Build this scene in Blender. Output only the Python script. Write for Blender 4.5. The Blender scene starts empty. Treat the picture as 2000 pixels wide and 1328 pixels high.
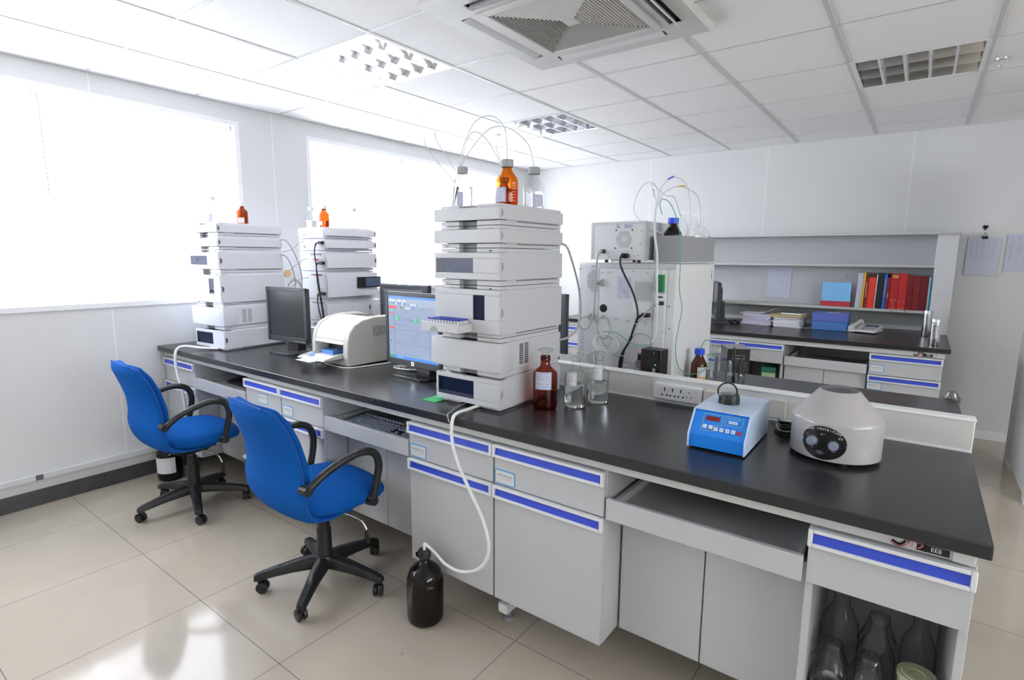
import bpy, bmesh, math, random
from mathutils import Vector, Matrix
from math import pi, sin, cos, radians
random.seed(7)
SC = bpy.context.scene
COL = SC.collection

# ---------------------------------------------------------------- camera
def setup_camera():
    yaw, pit, rol = radians(126.591229), radians(-8.697348), radians(0.357802)
    F = Vector((cos(yaw)*cos(pit), sin(yaw)*cos(pit), sin(pit)))
    R = Vector((sin(yaw), -cos(yaw), 0)); U = R.cross(F)
    R2 = R*cos(rol) + U*sin(rol); U2 = U*cos(rol) - R*sin(rol)
    cd = bpy.data.cameras.new('camera'); cam = bpy.data.objects.new('camera', cd); COL.objects.link(cam)
    cd.sensor_fit = 'HORIZONTAL'; cd.sensor_width = 36.0; cd.lens = 1068.295*36.0/2000.0
    cd.clip_start = 0.02; cd.clip_end = 100
    M = Matrix((R2, U2, -F)).transposed().to_4x4(); M.translation = Vector((4.03399, -1.47336, 1.46059))
    cam.matrix_world = M; SC.camera = cam
setup_camera()
SC.view_settings.view_transform = 'Standard'; SC.view_settings.look = 'None'
SC.view_settings.gamma = 1.0; SC.view_settings.exposure = 1.43; SC.view_settings.use_curve_mapping = False
SC.cycles.use_denoising = True
SC.cycles.max_bounces = 10; SC.cycles.diffuse_bounces = 5; SC.cycles.glossy_bounces = 4
SC.cycles.transmission_bounces = 8; SC.cycles.transparent_max_bounces = 24
SC.cycles.caustics_reflective = False; SC.cycles.caustics_refractive = False
SC.cycles.sample_clamp_indirect = 6.0

# ---------------------------------------------------------------- daylight (sky outside the windows)
SKY = 4.6
W = bpy.data.worlds.new('sky'); SC.world = W; W.use_nodes = True
W.node_tree.nodes['Background'].inputs[0].default_value = (0.97, 0.975, 1.0, 1)
W.node_tree.nodes['Background'].inputs[1].default_value = SKY
# sky portals in the window openings (they only guide the sampling of the sky)
WIN = [(-3.6, 0.62, 1.16, 2.37), (1.215, 3.9, 1.16, 2.37)]   # y0, y1, z0, z1 of the openings in the left wall
for (a, b, c, d) in WIN:
    L = bpy.data.lights.new('sky_portal', 'AREA'); L.shape = 'RECTANGLE'; L.size = d-c; L.size_y = b-a
    L.cycles.is_portal = True
    o = bpy.data.objects.new('sky_portal', L); COL.objects.link(o)
    o.location = (-0.215, (a+b)/2, (c+d)/2); o.rotation_euler = (0, -pi/2, 0)
WIN_R = (-3.4, 0.9, 1.20, 2.15)     # unseen window band added in the right wall for side light, y0, y1, z0, z1
L = bpy.data.lights.new('sky_portal', 'AREA'); L.shape = 'RECTANGLE'; L.size = WIN_R[3]-WIN_R[2]; L.size_y = WIN_R[1]-WIN_R[0]; L.cycles.is_portal = True
o = bpy.data.objects.new('sky_portal', L); COL.objects.link(o)
o.location = (7.76, (WIN_R[0]+WIN_R[1])/2, (WIN_R[2]+WIN_R[3])/2); o.rotation_euler = (0, pi/2, 0)

# ---------------------------------------------------------------- ceiling lamps that are on, seen ones first, then unseen ones added for brightness (x, y, power)
LAMPS_ON = [(1.507, 0.658, 7.0), (1.507, 2.458, 3.5), (1.507, -1.442, 13.0), (3.907, -1.442, 15.0), (3.907, -3.242, 15.0), (1.507, -3.242, 13.0),
            (6.307, -1.442, 15.0), (6.307, 0.658, 12.0)]
LAMPS_OFF = [(3.907, 2.458), (3.907, 0.658)]
CEIL = 2.514

# ---------------------------------------------------------------- materials
def mat(name, col, rough=0.5, metal=0.0, spec=0.5, noise=0.0, nscale=8.0, bump=0.0, bscale=200.0, coat=0.0, emit=None, estr=0.0, sheen=0.0):
    m = bpy.data.materials.new(name); m.use_nodes = True; nt = m.node_tree; b = nt.nodes['Principled BSDF']
    b.inputs['Base Color'].default_value = (*col, 1); b.inputs['Roughness'].default_value = rough
    b.inputs['Metallic'].default_value = metal; b.inputs['Specular IOR Level'].default_value = spec
    b.inputs['Coat Weight'].default_value = coat; b.inputs['Coat Roughness'].default_value = 0.08
    b.inputs['Sheen Weight'].default_value = sheen
    if emit: b.inputs['Emission Color'].default_value = (*emit, 1); b.inputs['Emission Strength'].default_value = estr
    tc = nt.nodes.new('ShaderNodeTexCoord')
    if noise > 0:
        n = nt.nodes.new('ShaderNodeTexNoise'); n.inputs['Scale'].default_value = nscale; n.inputs['Detail'].default_value = 4
        nt.links.new(tc.outputs['Object'], n.inputs['Vector'])
        mx = nt.nodes.new('ShaderNodeMix'); mx.data_type = 'RGBA'
        mx.inputs[6].default_value = (*[c*(1-noise) for c in col], 1); mx.inputs[7].default_value = (*[min(1, c*(1+noise)) for c in col], 1)
        nt.links.new(n.outputs['Fac'], mx.inputs[0]); nt.links.new(mx.outputs[2], b.inputs['Base Color'])
    if bump > 0:
        n2 = nt.nodes.new('ShaderNodeTexNoise'); n2.inputs['Scale'].default_value = bscale; n2.inputs['Detail'].default_value = 3
        nt.links.new(tc.outputs['Object'], n2.inputs['Vector'])
        bp = nt.nodes.new('ShaderNodeBump'); bp.inputs['Strength'].default_value = bump; bp.inputs['Distance'].default_value = 0.002
        nt.links.new(n2.outputs['Fac'], bp.inputs['Height']); nt.links.new(bp.outputs['Normal'], b.inputs['Normal'])
    return m

def thin_glass(name, tint, refl=1.0, rough=0.02, base=0.06, edge=(0.5,0.55,0.6)):
    """thin walled glass: tinted see-through, sharp reflections that grow towards the rim"""
    m = bpy.data.materials.new(name); m.use_nodes = True; nt = m.node_tree; nt.nodes.remove(nt.nodes['Principled BSDF'])
    out = nt.nodes['Material Output']
    lw = nt.nodes.new('ShaderNodeLayerWeight'); lw.inputs['Blend'].default_value = 0.35
    cr = nt.nodes.new('ShaderNodeMix'); cr.data_type = 'RGBA'
    cr.inputs[6].default_value = (*tint, 1); cr.inputs[7].default_value = (*[t*e for t, e in zip(tint, edge)], 1)
    pw = nt.nodes.new('ShaderNodeMath'); pw.operation = 'POWER'; pw.inputs[1].default_value = 3.4
    nt.links.new(lw.outputs['Facing'], pw.inputs[0]); nt.links.new(pw.outputs[0], cr.inputs[0])
    tr = nt.nodes.new('ShaderNodeBsdfTransparent'); nt.links.new(cr.outputs[2], tr.inputs['Color'])
    gl = nt.nodes.new('ShaderNodeBsdfGlossy'); gl.inputs['Roughness'].default_value = rough
    fr = nt.nodes.new('ShaderNodeMath'); fr.operation = 'MULTIPLY_ADD'; fr.inputs[1].default_value = 0.75*refl; fr.inputs[2].default_value = base
    fr.use_clamp = True
    p3 = nt.nodes.new('ShaderNodeMath'); p3.operation = 'POWER'; p3.inputs[1].default_value = 3.5
    nt.links.new(lw.outputs['Facing'], p3.inputs[0]); nt.links.new(p3.outputs[0], fr.inputs[0])
    ms = nt.nodes.new('ShaderNodeMixShader'); nt.links.new(fr.outputs[0], ms.inputs[0])
    nt.links.new(tr.outputs[0], ms.inputs[1]); nt.links.new(gl.outputs[0], ms.inputs[2]); nt.links.new(ms.outputs[0], out.inputs[0])
    return m

def lined(m, lines, width=0.0012, col=(0.85,0.85,0.86), axis='Y'):
    """thin joint lines at the given coordinates of an axis, in the surface's own coordinates"""
    nt = m.node_tree; b = nt.nodes['Principled BSDF']; tc = nt.nodes.new('ShaderNodeTexCoord')
    sp = nt.nodes.new('ShaderNodeSeparateXYZ'); nt.links.new(tc.outputs['Object'], sp.inputs[0]); prev = None
    for v in lines:
        s = nt.nodes.new('ShaderNodeMath'); s.operation = 'SUBTRACT'; s.inputs[1].default_value = v
        nt.links.new(sp.outputs[axis], s.inputs[0])
        a = nt.nodes.new('ShaderNodeMath'); a.operation = 'ABSOLUTE'; nt.links.new(s.outputs[0], a.inputs[0])
        l = nt.nodes.new('ShaderNodeMath'); l.operation = 'LESS_THAN'; l.inputs[1].default_value = width; nt.links.new(a.outputs[0], l.inputs[0])
        if prev is None: prev = l
        else:
            mx = nt.nodes.new('ShaderNodeMath'); mx.operation = 'MAXIMUM'; nt.links.new(prev.outputs[0], mx.inputs[0]); nt.links.new(l.outputs[0], mx.inputs[1]); prev = mx
    mix = nt.nodes.new('ShaderNodeMix'); mix.data_type = 'RGBA'; nt.links.new(prev.outputs[0], mix.inputs[0])
    src = b.inputs['Base Color'].links[0].from_socket if b.inputs['Base Color'].links else None
    if src: nt.links.new(src, mix.inputs[6])
    else: mix.inputs[6].default_value = b.inputs['Base Color'].default_value
    mix.inputs[7].default_value = (*col, 1); nt.links.new(mix.outputs[2], b.inputs['Base Color'])
    return m

M = {}
M['wall'] = lambda n, lines, ax: lined(mat(n, (0.68,0.685,0.685), 0.45, noise=0.02, nscale=1.5), lines, 0.0035, (0.80,0.81,0.82), ax)
M['ceil'] = mat('ceiling_tile', (0.91,0.91,0.915), 0.85, noise=0.02, nscale=60, bump=0.5, bscale=120)
M['tbar'] = mat('grid_steel', (0.62,0.62,0.63), 0.45)
M['white'] = mat('white_paint', (0.78,0.79,0.80), 0.35)
M['wframe'] = mat('window_frame_paint', (0.82,0.83,0.84), 0.4)
M['steel'] = mat('grey_steel', (0.50,0.51,0.52), 0.38, noise=0.015, nscale=3)
M['rail'] = mat('rail_plastic', (0.72,0.73,0.74), 0.3)
M['hblue'] = mat('handle_blue', (0.035,0.075,0.55), 0.35)
M['apron'] = mat('apron_enamel', (0.56,0.57,0.55), 0.4)
M['top'] = mat('black_resin_worktop', (0.022,0.022,0.025), 0.26, noise=0.15, nscale=40, bump=0.05, bscale=300, spec=0.5)
M['spine'] = mat('ivory_panel', (0.66,0.67,0.65), 0.22, spec=0.5)
M['fabric'] = mat('blue_fabric', (0.006,0.092,0.37), 0.95, noise=0.10, nscale=500, bump=0.35, bscale=900, spec=0.1)
M['piping'] = mat('piping_blue', (0.005,0.07,0.34), 0.8)
M['bplast'] = mat('black_plastic', (0.011,0.011,0.0125), 0.42, spec=0.5)
M['bplast2'] = mat('black_plastic_gloss', (0.012,0.012,0.014), 0.22)
M['chassis'] = mat('monitor_bezel', (0.045,0.050,0.060), 0.4)
M['screen_off'] = mat('dark_screen', (0.025,0.028,0.034), 0.24)
M['instr'] = mat('instrument_plastic', (0.56,0.565,0.58), 0.45, noise=0.01)
M['instrw'] = mat('instrument_plastic_lighter', (0.70,0.715,0.79), 0.45, noise=0.01)  # lighter, bluer tone used on the two stacks nearest the windows
M['instr2'] = mat('instrument_plastic_inner', (0.50,0.51,0.51), 0.5)
M['instrd'] = mat('instrument_recess', (0.34,0.35,0.36), 0.5)
M['slot'] = mat('vent_dark', (0.05,0.05,0.055), 0.7)
M['tab'] = mat('tab_grey', (0.33,0.34,0.35), 0.45)
M['tabd'] = mat('tab_dark', (0.10,0.11,0.15), 0.45)
M['metal'] = mat('painted_sheet_metal', (0.60,0.61,0.63), 0.33, metal=0.15)
M['zinc'] = mat('zinc_plate', (0.70,0.71,0.74), 0.35, metal=0.0, noise=0.05, nscale=5)
M['gray'] = mat('mid_grey_plastic', (0.27,0.28,0.30), 0.45)
M['chrome'] = mat('polished_steel', (0.78,0.79,0.80), 0.15, metal=1.0)
M['mirror'] = mat('louver_aluminium', (0.80,0.81,0.83), 0.12, metal=1.0)
M['mirror2'] = mat('louver_aluminium_unlit', (0.84,0.82,0.78), 0.20, metal=0.9)  # copy for unlit fixtures, warmed and roughened so their troughs look less dark
M['printer'] = mat('printer_plastic', (0.62,0.61,0.57), 0.42)
M['printer2'] = mat('printer_plastic_side', (0.58,0.57,0.52), 0.45)
M['paper'] = mat('paper', (0.80,0.80,0.82), 0.8)
M['paperb'] = mat('paper_bluish', (0.60,0.62,0.76), 0.8)
M['ink'] = mat('ink', (0.16,0.17,0.22), 0.8)
M['inkblue'] = mat('ink_blue', (0.10,0.13,0.50), 0.8)
M['tagblue'] = mat('label_border_blue', (0.03,0.33,0.75), 0.6)
M['tagpaper'] = mat('label_paper', (0.62,0.63,0.62), 0.7)
M['cable_w'] = mat('white_tubing', (0.78,0.78,0.76), 0.4)
M['cable_g'] = mat('grey_cable', (0.36,0.36,0.34), 0.5)
M['cable_b'] = mat('black_cable', (0.012,0.012,0.018), 0.4)
M['tube_c'] = mat('clear_tubing', (0.66,0.70,0.72), 0.25)
M['tube_gn'] = mat('green_tubing', (0.08,0.36,0.24), 0.4)
M['capgrey'] = mat('grey_cap', (0.33,0.34,0.35), 0.5)
M['capwhite'] = mat('white_cap', (0.72,0.72,0.74), 0.5)
M['capblue'] = mat('blue_cap', (0.02,0.08,0.75), 0.4)
M['capblack'] = mat('black_cap', (0.015,0.015,0.015), 0.5)
M['jugblack'] = mat('black_brown_glass', (0.006,0.004,0.003), 0.06, spec=0.35)
M['clear'] = thin_glass('clear_glass', (0.965,0.975,0.975), 0.9, 0.02, 0.03, (0.03,0.033,0.038))
M['pane'] = thin_glass('window_glass', (0.97,0.98,0.98), 0.5, 0.01, 0.03, (0.92,0.93,0.93))
M['film'] = thin_glass('cling_film', (0.86,0.87,0.88), 0.9, 0.10, 0.06, (0.7,0.7,0.7))
M['amber'] = thin_glass('amber_glass', (0.95,0.44,0.05), 0.8, 0.02, 0.03, (0.6,0.35,0.15))
M['deeporange'] = thin_glass('deep_orange_glass', (0.58,0.19,0.014), 0.6, 0.02, 0.03, (0.6,0.35,0.15))
M['brown'] = thin_glass('brown_glass', (0.62,0.20,0.08), 0.9, 0.02, 0.04, (0.3,0.2,0.2))
M['dark'] = thin_glass('dark_amber_glass', (0.30,0.14,0.02), 0.9, 0.02, 0.05, (0.3,0.2,0.2))
M['smoke'] = thin_glass('smoked_window', (0.42,0.45,0.55), 0.4, 0.05, 0.025, (0.8,0.8,0.8))
M['liquid'] = thin_glass('clear_liquid', (0.93,0.945,0.95), 1.2, 0.0, 0.10, (0.35,0.38,0.40))
M['liquid'] = mat('clear_water', (0.97,0.985,0.985), 0.0)
_b = M['liquid'].node_tree.nodes['Principled BSDF']; _b.inputs['Transmission Weight'].default_value = 1.0; _b.inputs['IOR'].default_value = 1.33
M['liquida'] = thin_glass('amber_liquid', (0.85,0.45,0.12), 0.6, 0.02, 0.03, (0.5,0.3,0.2))
M['lens'] = thin_glass('lens_glass', (0.92,0.96,0.97), 1.4, 0.0, 0.18, (0.6,0.6,0.6))
M['device_blue'] = mat('device_blue', (0.010,0.22,0.76), 0.35)
M['device_white'] = mat('device_bluewhite', (0.53,0.65,0.84), 0.3)
M['cent'] = mat('centrifuge_enamel', (0.41,0.395,0.39), 0.28, coat=0.4)
M['dial'] = mat('black_dial', (0.008,0.008,0.01), 0.25)
M['knob'] = mat('knob_grey', (0.24,0.28,0.36), 0.4)
M['skirt'] = mat('dark_stone_skirting', (0.055,0.055,0.058), 0.35, noise=0.35, nscale=14)
M['trunk'] = mat('cable_trunking', (0.62,0.63,0.65), 0.35)
M['red'] = mat('red_cover', (0.50,0.012,0.016), 0.4)
M['gold'] = mat('gold_print', (0.75,0.52,0.18), 0.4, metal=0.5)
M['red_led'] = mat('led_red', (0.10,0.0,0.008), 0.25, emit=(0.5,0.02,0.03), estr=0.06)
M['green_led'] = mat('led_green', (0.05,0.8,0.1), 0.4, emit=(0.1,1.0,0.2), estr=1.5)
M['orange'] = mat('orange_lamp', (0.85,0.45,0.06), 0.5)
M['greenplug'] = mat('green_terminal', (0.03,0.30,0.10), 0.5)
def cmat(name, c, r=0.6): 
    if name not in M: M[name] = mat(name, c, r)
    return M[name]

# floor tiles: glossy beige porcelain, 0.61 m, thin joints
def floor_material():
    m = mat('floor_porcelain', (0.5,0.46,0.40), 0.10, spec=0.5); nt = m.node_tree; b = nt.nodes['Principled BSDF']
    tc = nt.nodes.new('ShaderNodeTexCoord'); mp = nt.nodes.new('ShaderNodeMapping')
    mp.inputs['Location'].default_value = (-0.475, 0.544, 0); nt.links.new(tc.outputs['Object'], mp.inputs[0])
    br = nt.nodes.new('ShaderNodeTexBrick'); br.offset = 0; br.squash = 1; br.inputs['Scale'].default_value = 1.0
    br.inputs['Brick Width'].default_value = 0.61; br.inputs['Row Height'].default_value = 0.61
    br.inputs['Mortar Size'].default_value = 0.0013; br.inputs['Mortar Smooth'].default_value = 0.1
    nt.links.new(mp.outputs[0], br.inputs['Vector'])
    n1 = nt.nodes.new('ShaderNodeTexNoise'); n1.inputs['Scale'].default_value = 1.4; n1.inputs['Detail'].default_value = 5; n1.inputs['Distortion'].default_value = 1.2
    nt.links.new(tc.outputs['Object'], n1.inputs['Vector'])
    r = nt.nodes.new('ShaderNodeValToRGB'); r.color_ramp.elements[0].position = 0.35; r.color_ramp.elements[1].position = 0.7
    r.color_ramp.elements[0].color = (0.445,0.395,0.325,1); r.color_ramp.elements[1].color = (0.49,0.435,0.36,1)
    nt.links.new(n1.outputs['Fac'], r.inputs[0])
    nt.links.new(r.outputs[0], br.inputs['Color1']); nt.links.new(r.outputs[0], br.inputs['Color2'])
    br.inputs['Mortar'].default_value = (0.13,0.12,0.11,1)
    nt.links.new(br.outputs['Color'], b.inputs['Base Color'])
    return m
M['floor'] = floor_material()

# ---------------------------------------------------------------- mesh builder
class MB:
    def __init__(s): s.bm = bmesh.new(); s.mi = 0
    def m(s, i): s.mi = i; return s
    def _f(s, vs):
        try: f = s.bm.faces.new(vs); f.material_index = s.mi; return f
        except ValueError: return None
    def box(s, x0, y0, z0, x1, y1, z1):
        if x0 > x1: x0, x1 = x1, x0
        if y0 > y1: y0, y1 = y1, y0
        if z0 > z1: z0, z1 = z1, z0
        v = [s.bm.verts.new((x, y, z)) for z in (z0, z1) for y in (y0, y1) for x in (x0, x1)]
        for q in ((0,2,3,1), (4,5,7,6), (0,1,5,4), (2,6,7,3), (0,4,6,2), (1,3,7,5)): s._f([v[i] for i in q])
        return s
    def obox(s, c, ax, ay, az, hx, hy, hz):
        """box with its own axes"""
        c, ax, ay, az = Vector(c), Vector(ax).normalized(), Vector(ay).normalized(), Vector(az).normalized()
        v = [s.bm.verts.new(c+ax*hx*i+ay*hy*j+az*hz*k) for k in (-1,1) for j in (-1,1) for i in (-1,1)]
        for q in ((0,2,3,1), (4,5,7,6), (0,1,5,4), (2,6,7,3), (0,4,6,2), (1,3,7,5)): s._f([v[i] for i in q])
        return s
    def quad(s, a, b, c, d): s._f([s.bm.verts.new(p) for p in (a, b, c, d)]); return s
    def ngon(s, pts): s._f([s.bm.verts.new(p) for p in pts]); return s
    def rings(s, rs, closed=True, cap0=True, cap1=True):
        vs = [[s.bm.verts.new(p) for p in r] for r in rs]
        for a, b in zip(vs, vs[1:]):
            n = len(a)
            for i in range(n if closed else n-1): s._f([a[i], a[(i+1) % n], b[(i+1) % n], b[i]])
        if cap0: s._f(list(reversed(vs[0])))
        if cap1: s._f(vs[-1])
        return s
    def prism(s, poly, axis, a, b):
        """poly in the two remaining axes (in x,y,z order), swept from a to b along axis"""
        def P(p, t): return {'x': (t, p[0], p[1]), 'y': (p[0], t, p[1]), 'z': (p[0], p[1], t)}[axis]
        return s.rings([[P(p, a) for p in poly], [P(p, b) for p in poly]])
    def lathe(s, prof, o=(0,0,0), n=28, cap0=False, cap1=False):
        return s.rings([[(o[0]+max(r, 1e-5)*cos(2*pi*i/n), o[1]+max(r, 1e-5)*sin(2*pi*i/n), o[2]+z) for i in range(n)] for r, z in prof], True, cap0, cap1)
    def cyl(s, p0, p1, r0, r1=None, n=18):
        p0, p1 = Vector(p0), Vector(p1); r1 = r0 if r1 is None else r1; d = (p1-p0).normalized()
        a = d.orthogonal().normalized(); b = d.cross(a)
        return s.rings([[p+a*r*cos(2*pi*i/n)+b*r*sin(2*pi*i/n) for i in range(n)] for p, r in ((p0, r0), (p1, r1))])
    def tube(s, pts, r, n=8, sub=6, closed=False, ry=None):
        P = [Vector(p) for p in pts]
        if sub > 1 and len(P) > 2: P = catmull(P, sub, closed)
        rr = r if callable(r) else (lambda t: r)
        prev = None; rs = []; N = len(P)
        for i, p in enumerate(P):
            if closed: t = (P[(i+1) % N]-P[i-1]).normalized()
            else: t = (P[min(i+1, N-1)]-P[max(i-1, 0)]).normalized()
            if prev is None: a = t.orthogonal().normalized()
            else: a = (prev - t*prev.dot(t)).normalized()
            prev = a; b = t.cross(a); q = rr(i/(N-1))
            rs.append([p+a*q*cos(2*pi*k/n)+b*(ry(i/(N-1)) if ry else q)*sin(2*pi*k/n) for k in range(n)])
        if closed: rs.append(rs[0]); return s.rings(rs, True, False, False)
        return s.rings(rs)
    def build(s, name, mats, parent=None, loc=None, rot=None, smooth=False, bevel=0.0, seg=2, subsurf=0, solid=0.0, angle=35):
        me = bpy.data.meshes.new(name)
        bmesh.ops.recalc_face_normals(s.bm, faces=s.bm.faces)
        s.bm.to_mesh(me); s.bm.free()
        for m_ in (mats if isinstance(mats, (list, tuple)) else [mats]): me.materials.append(m_)
        o = bpy.data.objects.new(name, me); COL.objects.link(o)
        if parent is not None: o.parent = parent
        if loc: o.location = loc
        if rot: o.rotation_euler = rot
        if smooth:
            for p in me.polygons: p.use_smooth = True
            if angle < 180:
                try: me.set_sharp_from_angle(angle=radians(angle))
                except Exception: pass
        if solid:
            md = o.modifiers.new('solid', 'SOLIDIFY'); md.thickness = solid; md.offset = 0
        if bevel:
            md = o.modifiers.new('bevel', 'BEVEL'); md.width = bevel; md.segments = seg; md.limit_method = 'ANGLE'; md.angle_limit = radians(40)
            md.harden_normals = False
            for p in me.polygons: p.use_smooth = True
            try: me.set_sharp_from_angle(angle=radians(30))
            except Exception: pass
        if subsurf:
            md = o.modifiers.new('sub', 'SUBSURF'); md.levels = subsurf; md.render_levels = subsurf
        return o

def catmull(P, sub, closed=False):
    out = []; N = len(P); rng = range(N) if closed else range(N-1)
    for i in rng:
        if closed: p0, p1, p2, p3 = P[i-1], P[i], P[(i+1) % N], P[(i+2) % N]
        else: p0, p1, p2, p3 = P[max(i-1, 0)], P[i], P[i+1], P[min(i+2, N-1)]
        for k in range(sub):
            t = k/sub
            out.append(0.5*((2*p1)+(p2-p0)*t+(2*p0-5*p1+4*p2-p3)*t*t+(3*p1-p0-3*p2+p3)*t**3))
    if not closed: out.append(P[-1])
    return out

def tag(o, label, cat, group=None):
    o['label'] = label; o['category'] = cat
    if group: o['group'] = group
    return o
def thing(name, label, cat, loc=(0,0,0), rz=0.0, group=None):
    o = bpy.data.objects.new(name, None); COL.objects.link(o); o.empty_display_size = 0.05
    o.location = loc; o.rotation_euler = (0, 0, rz); return tag(o, label, cat, group)
def struct(o): o['kind'] = 'structure'; return o
def copy_tree(o, parent=None):
    c = o.copy(); COL.objects.link(c)
    if parent is not None: c.parent = parent
    for ch in [x for x in o.children]: copy_tree(ch, c)
    return c
def text(body, name, m, parent, size, loc, rot=(pi/2, 0, 0), ext=0.0002, align='CENTER'):
    cu = bpy.data.curves.new(name, 'FONT'); cu.body = body; cu.size = size; cu.extrude = ext; cu.align_x = align; cu.align_y = 'CENTER'
    cu.resolution_u = 2; cu.materials.append(m)
    o = bpy.data.objects.new(name, cu); COL.objects.link(o)
    me = bpy.data.meshes.new_from_object(o.evaluated_get(bpy.context.evaluated_depsgraph_get()))
    bpy.data.objects.remove(o); me.name = name; o = bpy.data.objects.new(name, me); COL.objects.link(o)
    if parent is not None: o.parent = parent
    o.location = loc; o.rotation_euler = rot; return o
def rrect(x0, z0, x1, z1, r, n=4):
    pts = []
    for cx, cz, a0 in ((x1-r, z0+r, -90), (x1-r, z1-r, 0), (x0+r, z1-r, 90), (x0+r, z0+r, 180)):
        for k in range(n+1): a = radians(a0+90*k/n); pts.append((cx+r*cos(a), cz+r*sin(a)))
    return pts

# ================================================================ ROOM
XR, YF, YB = 7.6, -4.6, 4.307
struct(MB().box(-0.3, YF-0.15, -0.1, XR+0.15, YB+0.15, 0.0).build('floor', M['floor']))

# ceiling: tiles in a 0.6 m grid, open where a fixture is recessed
GX = [0.0] + [0.607+0.6*k for k in range(12)] ; GX = [g for g in GX if g < XR] + [XR]
GY = [YF] + [g for g in [-0.242+0.6*k for k in range(-8, 8)] if YF < g < YB] + [YB]
holes = [(x, y) for x, y, *_ in LAMPS_ON+LAMPS_OFF]
cb = MB()
for a, b in zip(GX, GX[1:]):
    for c, d in zip(GY, GY[1:]):
        if any(a < hx < b and c < hy < d for hx, hy in holes): continue
        cb.box(a, c, CEIL, b, d, CEIL+0.015)
struct(cb.build('ceiling', M['ceil']))
tb = MB()
for g in GX[1:-1]: tb.box(g-0.011, YF, CEIL-0.004, g+0.011, YB, CEIL+0.001)
for g in GY[1:-1]: tb.box(0, g-0.008, CEIL-0.0025, XR, g+0.008, CEIL+0.001)
tb.m(0)
tb.box(0, YF, CEIL-0.006, 0.016, YB, CEIL); tb.box(0, YB-0.016, CEIL-0.006, XR, YB, CEIL)
struct(tb.build('trim_1', M['tbar']))
struct(MB().box(-0.3, YF-0.15, CEIL+0.25, XR+0.15, YB+0.15, CEIL+0.35).build('ceiling_slab', M['white']))

# left wall with two window openings
lw = MB(); y = YF-0.15
for (a, b, c, d) in WIN:
    lw.box(-0.2, y, 0, 0, a, CEIL+0.25); lw.box(-0.2, a, 0, 0, b, c); lw.box(-0.2, a, d, 0, b, CEIL+0.25); y = b
lw.box(-0.2, y, 0, 0, YB+0.15, CEIL+0.25)
struct(lw.build('wall_left', M['wall']('wall_panel_left', [-1.43, -0.231, 0.905, 2.1, 3.3], 'Y')))
struct(MB().box(0, YB, 0, XR+0.15, YB+0.15, CEIL+0.25).build('wall_back', M['wall']('wall_panel_back', [0.42, 1.592, 2.757, 3.883, 5.05, 6.2], 'X')))
a, b, c, d = WIN_R
struct(MB().box(XR, YF, 0, XR+0.15, a, CEIL+0.25).box(XR, a, 0, XR+0.15, b, c).box(XR, a, d, XR+0.15, b, CEIL+0.25).box(XR, b, 0, XR+0.15, YB, CEIL+0.25).build('wall_right', M['wall']('wall_panel_right', [-3, -1.8, -0.6, 0.6, 1.8, 3], 'Y')))
struct(MB().box(0, YF-0.15, 0, XR, YF, CEIL+0.25).build('wall_front', M['wall']('wall_panel_front', [1.2, 2.4, 3.6, 4.8, 6], 'X')))

# window surrounds, panes, frames
for k, (a, b, c, d) in enumerate(WIN):
    w = MB()
    t = 0.03
    w.box(-0.202, a-t, c-t, 0.006, a+0.002, d+t); w.box(-0.202, b-0.002, c-t, 0.006, b+t, d+t)
    w.box(-0.203, a+0.002, d-0.002, 0.0065, b-0.002, d+t); w.box(-0.203, a+0.002, c-t, 0.012, b-0.002, c+0.002)
    n = 3
    for i in range(n+1):
        yy = a+(b-a)*i/n; yy = min(max(yy, a+0.02), b-0.02)
        w.box(-0.175, yy-0.02, c, -0.14, yy+0.02, d)
    w.box(-0.175, a, c, -0.15, b, c+0.006); w.box(-0.175, a, d-0.006, -0.15, b, d)
    fr = struct(w.build('window_%d' % (k+1), M['wframe'], bevel=0.002))
    MB().box(-0.160, a+0.005, c+0.005, -0.155, b-0.005, d-0.005).build('window_pane', M['pane'], fr)

a, b, c, d = WIN_R
w = MB().box(XR-0.01, a-0.04, c-0.04, XR+0.15, a, d+0.04).box(XR-0.01, b, c-0.04, XR+0.15, b+0.04, d+0.04).box(XR-0.01, a, d, XR+0.15, b, d+0.04).box(XR-0.02, a, c-0.04, XR+0.15, b, c)  # added window, never in view, brightens the sides facing right
for i in range(1, 4): w.box(XR+0.08, a+(b-a)*i/4-0.025, c, XR+0.12, a+(b-a)*i/4+0.025, d)
fr = struct(w.build('window_3', M['wframe'], bevel=0.002))
MB().box(XR+0.10, a, c, XR+0.105, b, d).build('window_pane', M['pane'], fr)

def blind_material():
    m = bpy.data.materials.new('roller_blind_cloth'); m.use_nodes = True; nt = m.node_tree; nt.nodes.remove(nt.nodes['Principled BSDF'])
    out = nt.nodes['Material Output']
    t = nt.nodes.new('ShaderNodeBsdfTransparent'); t.inputs[0].default_value = (0.95,0.96,1,1)
    l = nt.nodes.new('ShaderNodeBsdfTranslucent'); l.inputs[0].default_value = (0.85,0.86,0.88,1)
    dd = nt.nodes.new('ShaderNodeBsdfDiffuse'); dd.inputs[0].default_value = (0.85,0.86,0.88,1)
    a = nt.nodes.new('ShaderNodeMixShader'); a.inputs[0].default_value = 0.35
    b = nt.nodes.new('ShaderNodeMixShader'); b.inputs[0].default_value = 0.45
    nt.links.new(l.outputs[0], a.inputs[1]); nt.links.new(dd.outputs[0], a.inputs[2])
    nt.links.new(t.outputs[0], b.inputs[1]); nt.links.new(a.outputs[0], b.inputs[2]); nt.links.new(b.outputs[0], out.inputs[0])
    return m
M['blind'] = blind_material()
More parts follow.
